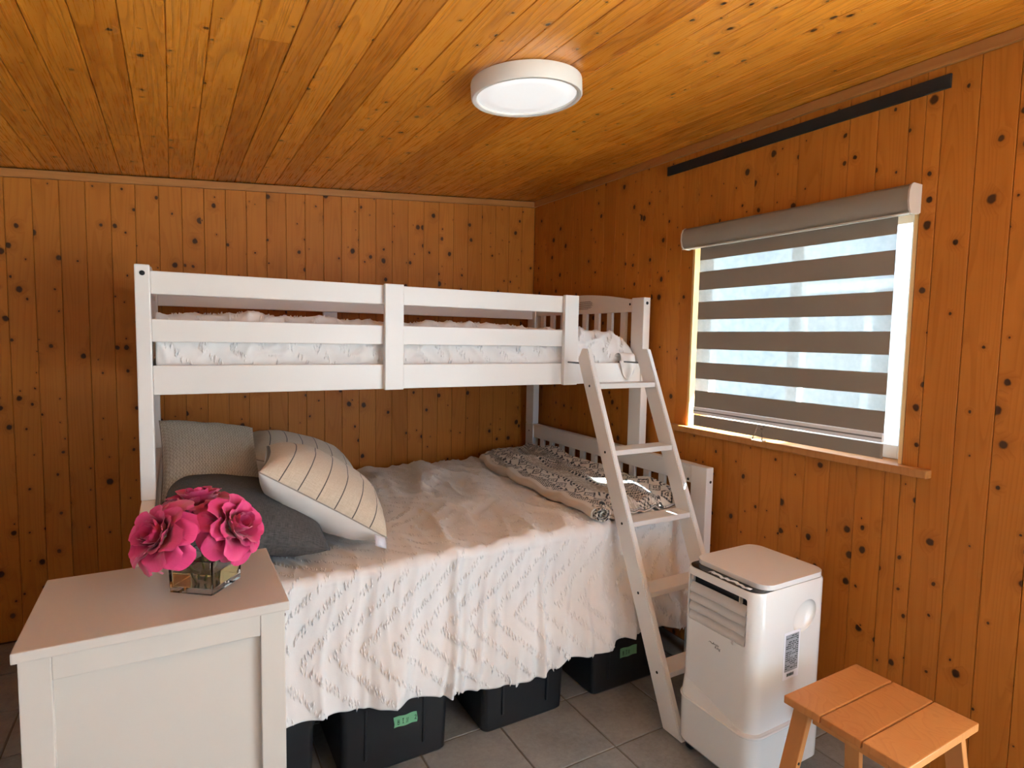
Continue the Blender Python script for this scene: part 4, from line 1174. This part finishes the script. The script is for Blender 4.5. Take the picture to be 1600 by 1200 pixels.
# ------------------------------------------------------------------ ceiling light
LC = Vector((0.938, 1.590, zc(0.938)))
cl = thing('ceiling_light', LC, 'round white flush ceiling light with a frosted diffuser', 'lamp')
lm = Matrix((ex, ey, ex.cross(ey))).transposed().to_4x4(); lm.translation = LC
lathe('shadow_gap_plate', [(0.150, -0.0055), (0.152, -0.001)], MAT['black'], cl, lm, 64)  # black plate stands in for the shadow gap between rim and ceiling
lathe('rim', [(0.160, -0.006), (0.166, -0.006), (0.167, -0.010), (0.167, -0.048), (0.164, -0.052), (0.155, -0.052), (0.151, -0.049), (0.151, -0.040), (0.160, -0.038)], MAT['lamp_rim'], cl, lm, 96, True, False, False)
smooth_by_angle(cl.children[-1], 0.7)
t = NT('emissive_diffuser'); t.set(col=C(0.85, 0.85, 0.85), rough=0.5)
t.b.inputs['Emission Color'].default_value = C(0.97, 0.985, 1.0); t.b.inputs['Emission Strength'].default_value = 0.36  # weak emission added so the diffuser shows white
lathe('diffuser', [(0.1495, -0.0385), (0.149, -0.0445), (0.10, -0.0452), (0.04, -0.0455), (0.002, -0.0455)], t.m, cl, lm, 64, True)

# ------------------------------------------------------------------ black strip high on the right wall
ms = box('wall_strip', (XR-0.010, 0.92, 2.165), (XR-0.0005, 2.050, 2.204), MAT['black'], None, 0.001)
setp(ms, 'long flat black metal strip fixed high on the right pine wall', 'metal strip')

# ------------------------------------------------------------------ zebra blind
MAT['blind'] = plain('taupe_blind_fabric', C(0.24, 0.20, 0.155), 0.9, 0.03, 100, 0.2, 900)
t = NT('sheer_mesh'); tl = t.n('ShaderNodeBsdfTranslucent', {0: C(0.40, 0.40, 0.40)}); df = t.n('ShaderNodeBsdfDiffuse', {0: C(0.8, 0.83, 0.86)}); tp_ = t.n('ShaderNodeBsdfTransparent', {0: C(0.72, 0.72, 0.71)})
m1 = t.n('ShaderNodeMixShader', {0: 0.35, 1: tl.outputs[0], 2: df.outputs[0]})
uvc = t.n('ShaderNodeTexCoord').outputs['Object']
wv = t.n('ShaderNodeTexNoise', {'Vector': uvc, 'Scale': 30.0, 'Detail': 3.0}).outputs[0]
m2 = t.n('ShaderNodeMixShader', {0: t.math('MULTIPLY_ADD', wv, 0.25, 0.40), 1: m1.outputs[0], 2: tp_.outputs[0]})
t.t.links.new(m2.outputs[0], t.out.inputs[0]); MAT['sheer'] = t.m
bl = thing('zebra_blind', (1.945, 1.43, 1.09), 'taupe zebra roller blind with sheer stripes hanging over the window', 'blind')
BY0, BY1 = 1.030, 1.818
bx = XR-0.026
pr = [(XR-0.001, 1.902), (XR-0.045, 1.902), (XR-0.058, 1.894), (XR-0.066, 1.876), (XR-0.067, 1.850), (XR-0.060, 1.826), (XR-0.048, 1.816), (XR-0.014, 1.816), (XR-0.001, 1.822)]
def extr_y(name, prof, y0, y1, mat, parent, ang=0.6):
    b = bmesh.new(); A = [b.verts.new((x, y0, z)) for x, z in prof]; B = [b.verts.new((x, y1, z)) for x, z in prof]
    b.faces.new(A); b.faces.new(B[::-1])
    for i in range(len(prof)):
        j = (i+1) % len(prof); b.faces.new((A[i], B[i], B[j], A[j]))
    o = bm_link(name, b, mat, parent); smooth_by_angle(o, ang); return o
cs_ = extr_y('cassette', pr, 0.985, 1.888, MAT['blind'], bl)
MAT['blind_cap'] = plain('taupe_plastic', C(0.56, 0.48, 0.41), 0.4)
pc = [(x-(0.002 if x < XR-.01 else 0), z+(0.002 if z > 1.86 else -0.002)) for x, z in pr]
extr_y('end_cap', pc, 1.8882, 1.893, MAT['blind_cap'], cs_); extr_y('end_cap', pc, 0.980, 0.9848, MAT['blind_cap'], cs_)
box('edge_strip', (XR-0.062, 0.985, 1.8125), (XR-0.052, 1.888, 1.8155), MAT['blind_cap'], cs_, 0)
zz = [1.815, 1.7625, 1.714, 1.638, 1.588, 1.514, 1.463, 1.390, 1.333, 1.264, 1.212, 1.142]
for i in range(len(zz)-1):
    if i % 2 == 0: box('opaque_band', (bx-0.0006, BY0, zz[i+1]), (bx+0.0006, BY1, zz[i]), MAT['blind'], bl, 0)
    else: box('sheer_band', (bx-0.0002, BY0, zz[i+1]), (bx+0.0002, BY1, zz[i]), MAT['sheer'], bl, 0)
br = box('bottom_rail', (bx-0.007, BY0, 1.112), (bx+0.007, BY1, 1.1415), MAT['vinyl'], bl, 0.004)
box('rail_groove', (bx-0.0075, BY0+.002, 1.124), (bx-0.0068, BY1-.002, 1.129), MAT['grey_metal'], br, 0)
box('fabric_hem', (bx-0.0006, BY0, 1.061), (bx+0.0006, BY1, 1.107), MAT['blind'], bl, 0)
MAT['acrylic'] = glassmat('clear_acrylic', C(0.95, 0.96, 0.96), 0.03)
kx, ky = bx-0.014, 1.475
cp = thing('hold_down_clip', (kx, ky, WZ0), 'small clear plastic hold-down clip on the window sill', 'clip')
box('foot', (kx-0.014, ky-0.024, WZ0-0.0005), (kx+0.012, ky+0.024, WZ0+0.004), MAT['acrylic'], cp, 0.001)
for dy in (-0.018, 0.018):
    tube('arm', [(kx-0.012, ky+dy*1.2, WZ0+0.004), (kx-0.006, ky+dy, WZ0+0.022), (kx, ky+dy*.8, WZ0+0.045), (kx+0.004, ky+dy*.8, WZ0+0.058)], 0.002, MAT['acrylic'], cp, 6)
tube('crossbar', [(kx, ky-0.0145, WZ0+0.045), (kx, ky+0.0145, WZ0+0.045)], 0.002, MAT['acrylic'], cp, 6)

# ------------------------------------------------------------------ outdoors
def groundmat():
    t = NT('dry_ground'); tc = t.n('ShaderNodeTexCoord').outputs['Object']
    a = t.n('ShaderNodeTexNoise', {'Vector': tc, 'Scale': 2.0, 'Detail': 8.0}).outputs[0]
    t.set(col=t.ramp(a, [(0.3, C(0.36, 0.34, 0.30)), (0.7, C(0.50, 0.48, 0.44))]), rough=0.95); return t.m
gr = from_pd('ground', [(-30, -30, -0.09), (30, -30, -0.09), (30, 30, -0.09), (-30, 30, -0.09), (-30, -30, -0.4), (30, -30, -0.4), (30, 30, -0.4), (-30, 30, -0.4)], [(0,1,2,3), (7,6,5,4), (0,4,5,1), (1,5,6,2), (2,6,7,3), (3,7,4,0)], groundmat())
setp(gr, 'dry pale ground outside the cabin', None, None, 'structure')
MAT['house'] = plain('pale_blue_siding', C(0.40, 0.46, 0.52), 0.7, 0.03)
nh = thing('neighbouring_house', (5.2, 4.2, -0.09), 'pale blue sided house outside the window behind the blind', 'house')
for k in range(15):
    z0 = -0.09+k*0.2
    bmx = Matrix.Rotation(0.06, 4, 'Y'); bmx.translation = (5.0, 2.0, z0+0.105)
    box('siding_board', (-0.008, -0.6, -0.104), (0.008, 5.0, 0.104), MAT['house'], nh, 0, bmx)
box('wall_body', (5.025, 1.4, -0.09), (7.5, 7.0, 2.82), MAT['house'], nh, 0)
hw_ = box('house_window', (4.95, 2.2, 0.75), (4.985, 3.4, 1.95), MAT['vinyl'], nh, 0.004)
for a_, b_ in ((2.27, 2.76), (2.84, 3.33)):
    box('window_pane', (4.944, a_, 0.83), (4.949, b_, 1.87), MAT['grey_metal'], hw_, 0)
box('eave', (4.7, 1.2, 2.83), (7.8, 7.2, 2.95), MAT['vinyl'], nh, 0.004)
